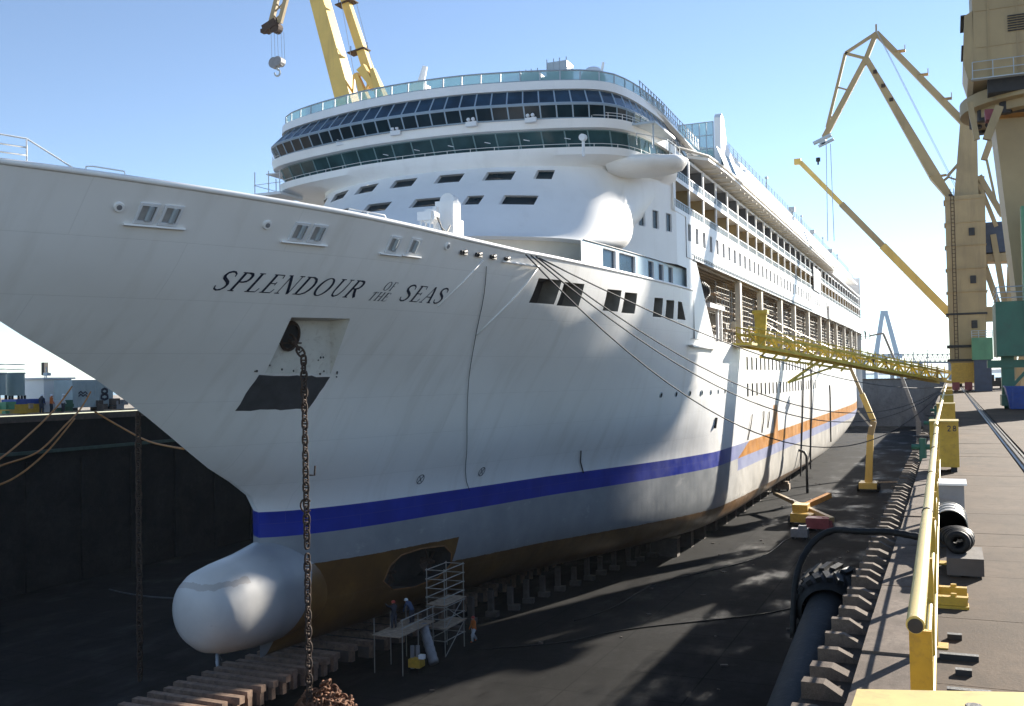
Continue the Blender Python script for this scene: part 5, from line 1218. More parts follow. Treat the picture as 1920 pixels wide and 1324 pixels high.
# ------------------------------------------------------------------ quay edge: railing, boxes, gear
rl = thing('railing', 'yellow tube railing running along the quay edge from the foreground', 'railing', (-.2, 5.3, QZ))
RX = lambda y: -.185 - .006 * (y - 5.3)
ytop = [5.3 + i * 1.2 for i in range(17)]
b = MB(); b.path([(RX(y), y, 16.77 + .012 * math.sin(y * 1.7)) for y in ytop], .044, 18); tp = b.build('top_tube', M_railyel, rl, smooth=True, angle=50)
b = MB(); b.tube((RX(5.3), 5.296, 16.77), (RX(5.3), 5.299, 16.77), .036, 18); b.build('tube_mouth', M_dark, tp)
for z, dx in ((16.42, .035), (16.06, .05)):
    b = MB(); b.path([(RX(y) + dx, y + .05, z) for y in ytop], .017, 8); b.build('mid_rail', M_railyel, rl, smooth=True)
for i in range(10):
    y = 5.4 + i * 2.1; b = MB(); b.box((RX(y) + .02, y, (QZ + 16.73) / 2), (.105 if i == 0 else .08, .05, 16.73 - QZ)); b.box((RX(y) + .02, y, QZ + .012), (.24, .2, .024)); b.build('post', M_ochre, rl)  # shade on the posts painted in as a darker yellow
for i, y in enumerate((9.6, 13.2, 17.6, 21.5)): b = MB(); b.tube((RX(y), y, 16.77), (RX(y), y + .03, 16.77), .049, 16); b.build('pipe_clamp', M_blackiron, rl)
rl2 = thing('railing', 'farther length of yellow tube railing beyond the numbered yellow box', 'railing', (-.3, 28, QZ))
b = MB(); b.path([(-.32, y, 16.80) for y in range(25, 110, 6)], .05, 10); b.build('top_tube', M_railyel, rl2, smooth=True, angle=50)
for i in range(26): b = MB(); y = 31 + i * 3; b.box((-.3, y, (QZ + 16.75) / 2), (.09, .05, 16.75 - QZ)); b.build('post', M_ochre, rl2)  # posts take the same painted shade
labs = ['yellow steel box marked 28 standing across the quay railing, nearest one', 'second yellow steel box along the railing, behind the box marked 28', 'third yellow steel box along the quay railing', 'fourth yellow steel box along the quay railing', 'farthest small yellow steel box on the quay railing']
DIG = {'2': [[(.1, .8), (.2, .95), (.5, 1), (.8, .9), (.85, .7), (.6, .4), (.1, 0), (.9, 0)]], '8': [[(.5, .52), (.2, .65), (.2, .88), (.5, 1), (.8, .88), (.8, .65), (.5, .52), (.15, .38), (.12, .12), (.5, 0), (.88, .12), (.85, .38), (.5, .52)]]}
for i, y in enumerate((26.4, 41.5, 57, 74, 92)):
    t = thing('winch_box', labs[i], 'box', (-.15, y, QZ), 'yellow boxes along the railing')
    w, d_, h = .64, 1.0, 1.22; x = -.155
    b = MB(); b.box((x, y + d_ / 2, QZ + .13 + (h - .13) / 2), (w, d_, h - .13)); bo = b.build('body', M_ochre, t)
    b = MB(); b.box((x, y + d_ / 2, QZ + h + .012), (w + .02, d_ + .02, .024)); b.build('lid', M_railyel, t)  # top kept paler than the body to carry the sunlight
    b = MB(); b.box((x - .2, y + .5, QZ + .065), (.14, .9, .13)); b.box((x + .2, y + .5, QZ + .065), (.14, .9, .13)); b.build('feet', M_blackiron, t)
    if i == 0:
        for ch, dx in (('2', .07), ('8', .19)):
            b = MB()
            for s_ in DIG[ch]: ribbon(b, s_, .2, .2, None, lambda a, c, l, dx=dx: V(x + dx + a * .085, y - .004 - l, QZ + 1.0 + c * .12), 0)
            b.build('digit', M_ink, bo, fix=False)
# foreground yellow plate the camera stands behind
fp = thing('yellow_platform', 'flat yellow steel platform top in the bottom right foreground', 'platform', (.6, 3.4, QZ))
z = 16.75; c1 = at(1607, 1292, Z=z); c2 = at(1925, 1298, Z=z)
b = MB(); b.prism([(c1.x, c1.y, z), (c2.x, c2.y, z), (c2.x + .4, c2.y - .6, z), (c2.x + .3, 2.2, z), (c1.x - .02, 2.2, z)], (0, 0, -.05)); b.build('top_plate', M_railyel, fp)
b = MB(); b.prism([(c1.x + .05, c1.y - .06, z - .055), (c2.x, c2.y - .06, z - .055), (c2.x, 2.3, z - .055), (c1.x + .05, 2.3, z - .055)], (0, 0, -1.08)); b.build('base', M_ochre, fp)  # side darker than the top plate, shade put into its colour
b = MB(); b.tube((c1.x + .42, c1.y - .12, z), (c1.x + .42, c1.y - .12, z + .02), .03, 8); b.build('bolt', M_blackiron, fp)
# grey cabinet, drum, hose bundle, concrete block, brackets
t = thing('grey_cabinet', 'upright grey steel cabinet with white lid behind the railing', 'cabinet', (.05, 17, QZ))
b = MB(); b.box((-.03, 17.3, QZ + .33), (.38, .7, .66)); b.build('body', M_greymetal, t); b = MB(); b.box((-.03, 17.3, QZ + .68), (.46, .78, .03)); b.build('lid', M_white, t)
t = thing('steel_drum', 'grey steel drum lying on its side in front of the cabinet', 'drum', (.0, 15, QZ))
b = MB(); b.tube((-.05, 15, QZ + .3), (-.05, 15.9, QZ + .3), .22, 28); dr = b.build('barrel', M_greymetal, t, smooth=True, angle=40)
for yy in (15.0, 15.3, 15.6, 15.88): b = MB(); b.tube((-.05, yy, QZ + .3), (-.05, yy + .025, QZ + .3), .232, 28); b.build('hoop', M_galv, t, smooth=True, angle=40)
b = MB(); b.box((-.05, 15.4, QZ + .04), (.4, .6, .08)); b.build('cradle', M_blackiron, t)
t = thing('concrete_block', 'dark concrete block on the quay under the black hose bundle', 'block', (.14, 13.4, QZ))
b = MB(); b.box((.11, 13.35, QZ + .13), (.40, .9, .2)); b.build('block', M_concdark, t); b = MB(); b.box((.0, 13.35, QZ + .015), (.12, .8, .03)); b.box((.2, 13.35, QZ + .015), (.12, .8, .03)); b.build('bearer', M_blackiron, t)
t = thing('hose_bundle', 'black rubber hose coiled up on the concrete block', 'hose', (.08, 13.4, QZ + .24))
for k in range(6): b = MB(); b.path([(.04 + .02 * math.sin(k) + (.085 + .012 * k) * math.cos(a) * 1.2, 13.2 + k * .1, QZ + .37 + .10 * math.sin(a) * (1 - .02 * k)) for a in [2 * math.pi * i / 20 for i in range(20)]], .042, 8, closed=True); b.build('hose_turn', M_rubber, t, smooth=True)
b = MB(); pts = [(.0, 13.6, QZ + .36), (-.15, 14.2, QZ + .26), (-.42, 14.5, QZ + .22), (-.8, 14.7, QZ + .24), (-1.2, 14.9, QZ + .2), (-1.6, 15.15, QZ + .16), (-1.9, 15.1, QZ - .05), (-2.08, 14.8, QZ - .5), (-2.12, 14.6, QZ - 1.4)]
o = MB(); 
from mathutils import geometry
sm = []
for i in range(len(pts) - 1):
    p0, p1, p2, p3 = (V(*pts[max(i - 1, 0)]), V(*pts[i]), V(*pts[i + 1]), V(*pts[min(i + 2, len(pts) - 1)]))
    for k in range(6):
        u = k / 6; sm.append(.5 * ((2 * p1) + (p2 - p0) * u + (2 * p0 - 5 * p1 + 4 * p2 - p3) * u * u + (3 * p1 - p0 - 3 * p2 + p3) * u ** 3))
o.path(sm, .06, 10, rs=[.044 + .006 * (i % 2) for i in range(len(sm))]); hs = o.build('suction_hose', M_rubber, smooth=True); tag(hs, 'thick black corrugated hose crossing the quay edge into the dock', 'hose')
for k, (y, z) in enumerate(((11.75, 0), (11.25, 0))):
    b = MB(); b.box((-.03, y, QZ + .07), (.28, .09, .1)); b.box((-.03, y, QZ + .02), (.3, .2, .035)); b.tube((-.02, y, QZ + .12), (-.02, y, QZ + .15), .03, 8); tag(b.build('steel_bracket', M_ochre), ('farther' if k == 0 else 'nearer') + ' of two small yellow brackets bolted to the quay beside the railing', 'bracket', 'yellow brackets')
for k, (y, L) in enumerate(((9.9, .5), (9.2, .34), (8.75, .3), (8.2, .5))):
    b = MB(); b.box((-.02 + .03 * k, y, QZ + .03), (.3 if k % 2 else .12, .07, .06)); tag(b.build('iron_bar', M_blackiron), ['upright-ended rusty bar', 'short dark iron bar', 'second short dark iron bar', 'nearest dark iron bar'][k] + ' lying at the foot of the yellow railing', 'bar', 'iron bars by the railing')
# long black cylinder along the wall, tyre treads at its far end
fd = thing('tyre_fender', 'long black cylinder with a tyre at its far end hung along the dock wall', 'fender', (-1.66, 12, 14.3))
f0, f1 = V(-1.74, 6.8, 13.55), V(-1.64, 15.4, 14.78); fdv = (f1 - f0).normalized()
b = MB(); b.tube(f0, f1, .3, 28); b.build('body', M_rubber, fd, smooth=True, angle=40)
a_, b_ = V(1, 0, 0), fdv.cross(V(1, 0, 0)).normalized()
b = MB(); b.loft([[f1 + fdv * d_ + (a_ * math.cos(t_) + b_ * math.sin(t_)) * r_ for t_ in [2 * math.pi * k / 32 for k in range(32)]] for d_, r_ in ((-.75, .35), (-.7, .42), (-.55, .46), (-.1, .46), (.05, .42), (.1, .25))], ring_closed=True); b.build('tyre', M_rubber, fd, smooth=True, angle=50)
for side in (-1, 1):
    for k in range(20):
        t_ = 2 * math.pi * (k + .5 * (side > 0)) / 20; n_ = a_ * math.cos(t_) + b_ * math.sin(t_); tg = -a_ * math.sin(t_) + b_ * math.cos(t_); p = f1 + fdv * (-.33 + side * .21) + n_ * .47
        b = MB(); b.beam(p - fdv * side * .14 - tg * .045, p + fdv * side * .14 + tg * .045, .085, .06, up=tuple(n_)); b.build('tread_lug', M_rubber, fd)
# blue skip and green containers on the quay
t = thing('blue_skip', 'blue steel skip standing on the quay under the green cabin', 'skip', (5, 74, QZ))
x0 = at(1884, 757, Y=YN).x; b = MB(); b.loft([[V(x0 + .25, 70.6, QZ + .05), V(x0 + 4, 70.6, QZ + .05), V(x0 + 4, 72.6, QZ + .05), V(x0 + .25, 72.6, QZ + .05)], [V(x0, 70.4, QZ + 1.45), V(x0 + 4.2, 70.4, QZ + 1.45), V(x0 + 4.2, 72.8, QZ + 1.45), V(x0, 72.8, QZ + 1.45)]], ring_closed=True); b.build('body', M_blue, t)
b = MB(); [b.beam(p, q, .1, .1) for p, q in (((x0, 70.38, QZ + 1.45), (x0 + 4.2, 70.38, QZ + 1.45)), ((x0, 70.4, QZ + 1.45), (x0, 72.8, QZ + 1.45)))]; [b.box((x0 + .4 + k * .9, 70.44, QZ + .75), (.08, .06, 1.2)) for k in range(4)]; b.build('rim', M_blue, t)
t = thing('green_container', 'mid green container raised beside the tan crane leg', 'container', (6.5, 140, QZ))
p0, p1 = at(1822, 634, Y=140), at(1862, 674, Y=140)
b = MB(); b.box(((p0.x + p1.x) / 2, 142, (p0.z + p1.z) / 2), (p1.x - p0.x, 5, p0.z - p1.z)); bo = b.build('body', M_green2, t)
for k in range(6): b = MB(); b.box((p0.x + .3 + k * .5, 139.47, (p0.z + p1.z) / 2), (.14, .06, p0.z - p1.z - .3)); b.build('corrugation', M_green2, bo)
b = MB(); b.box(((p0.x + p1.x) / 2, 142, (p1.z + QZ) / 2), (p1.x - p0.x - .4, 4.6, p1.z - QZ)); b.build('plinth', M_navy, t)
b = MB(); 
for z in (.3, .6, .9): b.tube((p0.x, 139.6, p0.z + z), (p1.x, 139.6, p0.z + z), .04, 4)
for k in range(4): x = lerp(p0.x, p1.x, k / 3); b.tube((x, 139.6, p0.z), (x, 139.6, p0.z + .9), .04, 4)
b.build('roof_rail', M_rail, t)
for k, (u, v, sc, m, lab) in enumerate(((1846, 725, 1.0, M_greymetal, 'grey pump unit standing at the foot of the dark plinth'), (1868, 728, .8, M_blackiron, 'dark gas bottle rack beside the green crane leg'))):
    p = at(u, v, Z=QZ); t = thing('pump_unit' if k == 0 else 'bottle_rack', lab, 'machine' if k == 0 else 'rack', p); b = MB(); b.box(p + V(0, 0, .7), (1.5, 1.2, .8)); b.tube(p + V(-.5, 0, 1.1), p + V(-.5, 0, 2.0), .3, 10); b.tube(p + V(.3, 0, 1.1), p + V(.3, 0, 1.6), .4, 10); b.build('body', m, t); b = MB(); [b.tube(p + V(dx, dy, 0), p + V(dx, dy, .4), .12, 6) for dx in (-.6, .6) for dy in (-.4, .4)]; b.build('feet', M_blackiron, t)
# bollards and fire gear on the outer ledge
for k, y in enumerate((31, 46, 62)):
    t = thing('valve_cluster', 'dark green pipe valves on the ledge outside the railing, %s group' % ('nearest', 'middle', 'farthest')[k], 'valve', (-.8, y, QZ), 'pipe valves on the ledge')
    b = MB(); b.tube((-.75, y, QZ - .3), (-.75, y, QZ + .55), .1, 8); b.tube((-1.05, y, QZ + .3), (-.5, y, QZ + .3), .08, 8); b.build('pipe', M_green, t)
    b = MB(); b.path([(-.75 + .22 * math.cos(a), y + .22 * math.sin(a), QZ + .6) for a in [2 * math.pi * i / 14 for i in range(14)]], .025, 6, closed=True); b.build('handwheel', M_blackiron, t)

# ------------------------------------------------------------------ people
def person(loc, yaw, top, legs, helmet, lab, pose='stand', h=1.75, hold=None):
    loc = V(*loc); t = thing('person', lab, 'person', loc, None); k = h / 1.75
    J = {'pel': (0, 0, .95), 'ch': (0, .02, 1.30), 'nk': (0, .02, 1.48), 'hd': (0, .04, 1.62), 'ls': (-.19, .02, 1.42), 'rs': (.19, .02, 1.42), 'le': (-.26, .04, 1.15), 're': (.26, .04, 1.15), 'lw': (-.25, .16, .93), 'rw': (.25, .16, .93), 'lh': (-.25, .2, .84), 'rh': (.25, .2, .84),
         'lhp': (-.1, 0, .9), 'rhp': (.1, 0, .9), 'lk': (-.12, .03, .5), 'rk': (.12, .03, .5), 'la': (-.13, -.02, .09), 'ra': (.13, -.02, .09), 'lt': (-.14, .16, .04), 'rt': (.14, .16, .04)}
    if pose == 'reach': J.update(le=(-.3, .22, 1.4), lw=(-.3, .45, 1.5), lh=(-.3, .53, 1.53), re=(.3, .2, 1.35), rw=(.28, .42, 1.3), rh=(.28, .5, 1.3))
    if pose == 'up': J.update(re=(.36, .06, 1.62), rw=(.40, .1, 1.88), rh=(.41, .1, 1.97))
    if pose == 'walk': J.update(lk=(-.11, .2, .52), la=(-.11, .2, .09), lt=(-.11, .36, .05), rk=(.11, -.02, .5), ra=(.11, -.28, .12), rt=(.11, -.14, .05), lw=(-.24, -.02, .93), lh=(-.24, -.02, .85))
    if pose == 'bend': J.update(ch=(0, .22, 1.22), nk=(0, .36, 1.34), hd=(0, .46, 1.42), ls=(-.19, .3, 1.3), rs=(.19, .3, 1.3), le=(-.22, .42, 1.05), re=(.22, .42, 1.05), lw=(-.2, .5, .82), rw=(.2, .5, .82), lh=(-.2, .53, .73), rh=(.2, .53, .73))
    rad = dict(pel=.15, ch=.165, nk=.065, hd=.1, ls=.08, rs=.08, le=.055, re=.055, lw=.04, rw=.04, lh=.045, rh=.045, lhp=.1, rhp=.1, lk=.075, rk=.075, la=.055, ra=.055, lt=.045, rt=.045)
    E_ = [('pel', 'ch'), ('ch', 'nk'), ('nk', 'hd'), ('ch', 'ls'), ('ls', 'le'), ('le', 'lw'), ('lw', 'lh'), ('ch', 'rs'), ('rs', 're'), ('re', 'rw'), ('rw', 'rh'), ('pel', 'lhp'), ('lhp', 'lk'), ('lk', 'la'), ('la', 'lt'), ('pel', 'rhp'), ('rhp', 'rk'), ('rk', 'ra'), ('ra', 'rt')]
    ks = list(J); rz = Matrix.Rotation(yaw, 3, 'Z')
    me = bpy.data.meshes.new('body'); me.from_pydata([rz @ (V(*J[a]) * k) for a in ks], [(ks.index(a), ks.index(c)) for a, c in E_], [])
    ob = bpy.data.objects.new('body', me); COL.objects.link(ob); ob.parent = t; me.materials.append(top); ORG[ob.name] = loc.copy()
    md = ob.modifiers.new('skin', 'SKIN')
    for i, a in enumerate(ks): sv = me.skin_vertices[0].data[i]; sv.radius = (rad[a] * k,) * 2; sv.use_root = a == 'pel'
    md.use_smooth_shade = True; s_ = ob.modifiers.new('sub', 'SUBSURF'); s_.levels = 1; s_.render_levels = 1
    tr = MB()
    for s2 in 'lr': tr.path([loc + rz @ (V(*J[a]) * k) for a in (s2 + 'hp', s2 + 'k', s2 + 'a')], .1, 8, rs=[.125 * k, .098 * k, .075 * k])
    tr.build('trousers', legs, t, smooth=True)
    hd = loc + rz @ (V(*J['hd']) * k); hm = MB(); hm.loft([[hd + V(r_ * math.cos(a), r_ * math.sin(a), z) for a in [2 * math.pi * i / 14 for i in range(14)]] for r_, z in ((.155, .02), (.125, .03), (.12, .09), (.08, .14), (.01, .16))], ring_closed=True); hm.build('helmet', helmet, t, smooth=True)
    fc_ = MB(); fd_ = rz @ V(0, .07, -.03); fc_.loft([[hd + fd_ + V(r_ * math.cos(a), r_ * math.sin(a), z) for a in [2 * math.pi * i / 10 for i in range(10)]] for r_, z in ((.02, -.09), (.06, -.06), (.07, 0), (.06, .05))], ring_closed=True); fc_.build('face', M_skin, t, smooth=True)
    return t
M_cloth_w = mat('white overalls', (.55, .56, .58), .8, var=.1); M_cloth_d = mat('dark overalls', (.03, .035, .05), .85, var=.2); M_cloth_b = mat('blue overalls', (.05, .08, .16), .85, var=.2); M_hv = mat('orange vest', (.7, .18, .03), .7, var=.1); M_helm_r = mat('red helmet', (.5, .05, .03), .4, var=.05)
person((-42.2, 50.4, 0), R(-60), M_cloth_w, M_cloth_w, M_white2, 'worker in white overalls reaching out on the dock floor under the bulb', 'up')
person((-30.6, 63.0, 0), R(150), M_hv, M_cloth_w, M_helm_r, 'worker in orange vest and pale trousers walking beside the scaffold tower', 'walk')
person((-32.6, 55.6, 2.45), R(60), M_cloth_d, M_cloth_d, M_helm_r, 'worker in dark overalls leaning into the left thruster opening', 'reach')
person((-32.2, 57.2, 2.45), R(80), M_cloth_b, M_cloth_d, M_white2, 'worker in white helmet standing at the right thruster opening', 'bend')
pg = lambda t_: g0.lerp(g1, t_) + V(0, 0, .2)
person(pg(.60), R(120), M_cloth_d, M_cloth_d, M_helm_r, 'worker in dark clothes walking up the gangway, first from the ship', 'walk')
person(pg(.665), R(-60), M_cloth_d, M_cloth_d, M_white2, 'worker in dark clothes on the gangway just behind another', 'walk')
person(pg(.955), R(100), M_cloth_d, M_cloth_d, M_blackiron, 'person standing at the quay end of the gangway', 'stand')

# ------------------------------------------------------------------ dock floor gear
# scaffold tower at the thrusters
t = thing('scaffold_tower', 'pale tube scaffold tower with plank platforms beside the brown hull', 'scaffold', (-31.4, 60.3, 0))
sx0, sx1, sy0, sy1 = -32.0, -30.7, 58.9, 61.7
for x in (sx0, sx1):
    for y in (sy0, sy1): b = MB(); b.tube((x, y, 0), (x, y, 5.7), .035, 6); b.build('standard', M_galv, t)
for z in (1.0, 1.75, 2.4, 3.2, 3.8, 4.4, 5.0, 5.6):
    b = MB()
    for x in (sx0, sx1): b.tube((x, sy0 - .1, z), (x, sy1 + .1, z), .03, 6)
    for y in (sy0, sy1): b.tube((sx0 - .1, y, z), (sx1 + .1, y, z), .03, 6)
    b.build('ledger', M_galv, t)
for z in (1.8, 3.3):
    for k in range(4): b = MB(); b.box((sx0 + .2 + k * .36, (sy0 + sy1) / 2, z + .06), (.33, 3.1, .05)); b.build('plank', M_wood, t)
b = MB(); b.tube((sx1, sy0, 1.8), (sx1, sy1, 3.3), .03, 6); b.tube((sx1, sy1, 1.8), (sx1, sy0, 3.3), .03, 6); b.tube((sx1, sy0, 0), (sx1, sy1, 1.7), .03, 6); b.build('brace', M_galv, t)
t = thing('work_platform', 'dark trestle platform in front of the thruster openings', 'platform', (-32.2, 56.2, 0))
for k in range(5): b = MB(); b.box((-33.0 + k * .4, 56.2, 2.4), (.37, 4.6, .06)); b.build('plank', M_wood, t)
for x in (-33.2, -31.2):
    for y in (54.2, 56.2, 58.2): b = MB(); b.tube((x, y, 0), (x, y, 3.4), .035, 6); b.build('standard', M_galv, t)
b = MB(); b.tube((-31.2, 54.0, 3.4), (-31.2, 58.4, 3.4), .03, 6); b.tube((-31.2, 54.0, 2.9), (-31.2, 58.4, 2.9), .03, 6); b.build('guard_rail', M_galv, t)
t = thing('ventilation_duct', 'grey flexible duct sloping down from the work platform to the floor', 'duct', (-31, 57, 0))
b = MB(); b.path([V(-31.6, 57.6, 2.3).lerp(V(-30.2, 56.4, .3), i / 14) for i in range(15)], .3, 12, rs=[.3 + .03 * (i % 2) for i in range(15)]); b.build('duct', M_greymetal, t, smooth=True)
t = thing('welding_set', 'small welding set with cylinders standing on the lit dock floor', 'machine', (-30.9, 55.4, 0))
b = MB(); b.box((-30.9, 55.4, .55), (.8, .7, .5)); b.build('case', M_ochre, t); b = MB(); b.tube((-31.3, 55.6, .1), (-31.3, 55.6, 1.5), .14, 10); b.tube((-31.0, 55.75, .1), (-31.0, 55.75, 1.5), .14, 10); b.build('gas_cylinder', M_greymetal, t, smooth=True, angle=40); b = MB(); b.box((-30.4, 55.2, 1.0), (.35, .3, .25)); b.build('light', M_white, t)
for dx in (-.4, .35): b = MB(); b.tube((-30.9 + dx, 55.1, .15), (-30.9 + dx + .06, 55.1, .15), .15, 10); b.build('wheel', M_rubber, t)
# boom lifts
def wheels(t, c, dx, dy, r):
    for sx_ in (-1, 1):
        for sy_ in (-1, 1): b = MB(); b.tube((c.x + sx_ * dx - .2, c.y + sy_ * dy, r), (c.x + sx_ * dx + .2, c.y + sy_ * dy, r), r, 14); b.build('wheel', M_rubber, t)
Yb = 165.0
t = thing('boom_lift', 'yellow articulated boom lift rising from the dock floor near the stern', 'boom lift', (-12, Yb, 0))
c = at(1628, 880, Y=Yb); e1 = at(1632, 815, Y=Yb); e2 = at(1638, 790, Y=Yb); e3 = at(1594, 688, Y=Yb); c = V(c.x, Yb, 0)
b = MB(); b.box(c + V(0, 0, .9), (2.6, 4, .9)); b.build('chassis', M_yellow, t); wheels(t, c, 1.4, 1.4, .55)
b = MB(); b.beam(c + V(0, 0, 1.3), e1, 1.1, 1.0, .9, .8); b.build('riser', M_yellow, t); b = MB(); b.beam(e1, e2, .9, .9); b.build('knuckle', M_tan, t)
b = MB(); b.beam(e2, e2.lerp(e3, .5), .8, .8); b.build('lower_boom', M_yellow, t); b = MB(); b.beam(e2.lerp(e3, .48), e3, .5, .5); b.build('upper_boom', M_tan, t)
b = MB(); [b.box(e3 + V(-.8, 0, z), (1.8, 1.2, .06)) for z in (0, .55, 1.1)]; [b.tube(e3 + V(dx, dy, 0), e3 + V(dx, dy, 1.1), .03, 5) for dx in (-1.7, .1) for dy in (-.6, .6)]; b.build('basket', M_gangway, t)
b = MB(); d1, d2 = at(1608, 770, Y=Yb - 2), at(1633, 800, Y=Yb - 2); b.beam(d1, d2, .25, .25); b.build('hydraulic_ram', M_cream, t)
b = MB(); b.beam(c + V(1.3, -1, 1.4), c + V(4.5, -1, 1.6), .2, .2); b.build('outrigger', M_wood, t)
Yk = 205.0
t = thing('boom_lift', 'thin grey boom lift reaching up to its basket beyond the gangway', 'boom lift', (-4, Yk, 0))
k0, k1, k2, k3 = at(1722, 790, Y=Yk), at(1688, 700, Y=Yk), at(1656, 625, Y=Yk), at(1630, 630, Y=Yk)
b = MB(); b.beam((k0.x, Yk, .5), k0, .9, .9); b.box((k0.x, Yk, .9), (2.4, 3.5, 1)); b.build('chassis', M_greymetal, t); wheels(t, V(k0.x, Yk, 0), 1.3, 1.2, .5)
b = MB(); b.beam(k0, k1, .6, .6); b.build('lower_boom', M_greymetal, t); b = MB(); b.beam(k1, k2, .45, .45); b.beam(k2, k3, .3, .3); b.build('upper_boom', M_greymetal, t)
b = MB(); [b.box(k3 + V(-.7, 0, z), (1.7, 1.1, .06)) for z in (-.6, -.1, .4)]; [b.tube(k3 + V(dx, dy, -.6), k3 + V(dx, dy, .5), .04, 5) for dx in (-1.5, .1) for dy in (-.5, .5)]; b.build('basket', M_blackiron, t)
person(k3 + V(-.7, 0, -.57), R(90), M_cloth_d, M_cloth_d, M_helm_r, 'person standing in the basket of the thin grey boom lift', 'reach')
t = thing('boom_lift', 'low yellow boom lift with long pale boom beside the hull', 'boom lift', (-14.5, 125, 0))
c = V(-16.6, 126, 0); b = MB(); b.box(c + V(0, 0, 1.0), (2.6, 4.4, 1.0)); b.box(c + V(-.4, .8, 1.9), (1.8, 2.4, .9)); b.build('chassis', M_ochre, t); wheels(t, c, 1.4, 1.5, .6)
b = MB(); b.beam(c + V(-.8, 1.8, 1.6), c + V(2.4, 6.0, 2.9), .7, .6); b.build('counterweight_arm', M_orange, t)
b = MB(); b.beam(at(1560, 975, Y=121), at(1452, 925, Y=139), .55, .6, .4, .4); b.build('long_boom', M_tan, t)
pb = at(1440, 915, Y=140); b = MB(); [b.box(pb + V(-.6, 0, z), (1.8, 1.2, .07)) for z in (-.5, .1, .7)]; [b.tube(pb + V(dx, dy, -.5), pb + V(dx, dy, .7), .05, 5) for dx in (-1.5, .3) for dy in (-.5, .5)]; b.build('basket', M_galv, t)
b = MB(); b.box((-14.4, 121.6, .9), (2.6, 2.2, 1.2)); b.build('tail_housing', M_red, t)
person(pb + V(-.6, 0, -.44), R(60), M_cloth_w, M_cloth_d, M_white2, 'worker in pale jacket in the basket of the low yellow boom lift', 'reach')
for k, (u, v, s_, m, nm, lab, cat) in enumerate(((1545, 995, 1.0, M_red, 'compressor', 'red compressor on the dock floor near the yellow lift', 'machine'), (1500, 1010, .9, M_greymetal, 'blast_pot', 'grey blast pot standing on the dark dock floor', 'machine'), (1412, 930, 1.1, M_galv, 'tool_cage', 'wire tool cage beside the hull on the dock floor', 'cage'), (1470, 920, .9, M_wood, 'timber_stack', 'small stack of pale timber by the hull', 'timber'))):
    p = at(u, v, Z=0); t = thing(nm, lab, cat, p); b = MB(); b.box(p + V(0, 0, .75 * s_), (2.0 * s_, 1.4 * s_, 1.0 * s_)); b.box(p + V(.3, 0, 1.4 * s_), (.9 * s_, .9 * s_, .4)); b.build('body', m, t); b = MB(); [b.box(p + V(dx, 0, .12), (.3, 1.5 * s_, .25)) for dx in (-.7 * s_, .7 * s_)]; b.build('skid', M_blackiron, t)
# hooked vent pipe and hoses
p = at(1514, 925, Z=0); b = MB(); top = at(1513, 845, Y=p.y)
b.path([(p.x, p.y, 0), (p.x, p.y, 3), (p.x, p.y, top.z - .9), (p.x - .3, p.y, top.z - .25), (p.x - .9, p.y, top.z), (p.x - 1.6, p.y, top.z + .1), (p.x - 2.0, p.y, top.z - .1), (p.x - 2.2, p.y, top.z - .8)], .2, 8)
tag(b.build('vent_pipe', M_blackiron, smooth=True), 'black pipe with hooked top standing on the dock floor by the hull', 'pipe')
# loose debris and offcuts on the dock floor
b = MB()
for i in range(90):
    x, y = random.uniform(-32, -3), random.uniform(46, 175); s_ = random.uniform(.05, .2)
    if x < -34 + (y - 50) * .25 and y < 100: continue
    b.box((x, y, s_ * .3), (s_ * random.uniform(.6, 3.5), s_ * random.uniform(.6, 2), s_ * .6), rz=random.uniform(0, 3))
tag(b.build('debris', M_concdark), 'scattered offcuts and rubble lying about the dock floor', 'debris', kind='stuff')
for k, (x0, y0, x1, y1, lab) in enumerate(((-30, 60, -8, 84, 'black air hose snaking across the lit dock floor'), (-27, 70, -14, 120, 'second black air hose lying along the dock floor towards the stern'))):
    b = MB(); b.path([(lerp(x0, x1, t) + 1.1 * math.sin(t * 11 + k), lerp(y0, y1, t) + .8 * math.cos(t * 8), .05) for t in [i / 50 for i in range(51)]], .05, 6); tag(b.build('air_hose', M_rubber, smooth=True), lab, 'hose')
# supply hoses from the far quay to the bow
def hose(pts, lab):
    b = MB(); P_ = [V(*q) for q in pts]; out = []
    for i in range(len(P_) - 1):
        p0, p1, p2, p3 = P_[max(i - 1, 0)], P_[i], P_[i + 1], P_[min(i + 2, len(P_) - 1)]
        for k in range(8):
            u = k / 8; out.append(.5 * ((2 * p1) + (p2 - p0) * u + (2 * p0 - 5 * p1 + 4 * p2 - p3) * u * u + (3 * p1 - p0 - 3 * p2 + p3) * u ** 3))
    out.append(P_[-1]); b.path(out, .08, 6); tag(b.build('supply_hose', M_hose, smooth=True), lab, 'hose', 'orange hoses at the left quay')
XQ = -74.3
hose([at(-60, 890, X=-66), at(0, 860, X=-68), at(60, 810, X=-71), at(105, 765, X=-73.5), at(135, 725, X=-75)], 'upper orange hose curving up to the left quay')
hose([at(-60, 900, X=-66), at(0, 874, X=-68), at(70, 848, X=-70), at(120, 800, X=-72.5), at(150, 768, X=-74.4), at(170, 735, X=-76)], 'middle orange hose drooping from the left quay')
hose([at(-60, 925, X=-67), at(20, 900, X=-69), at(85, 850, X=-71.5), at(140, 785, X=-74.3)], 'lowest orange hose hanging against the dark wall')
hose([at(178, 772, X=-74.5), at(225, 800, X=-70), at(280, 828, X=-62), at(345, 842, X=-50)], 'orange hose running from the left quay towards the bow')
rope('mooring_rope', at(205, 1105, X=-60), at(340, 1122, X=-39.5), .15, .05, M_rope, 'thin pale line stretched to the nose of the bulb', 'rope')

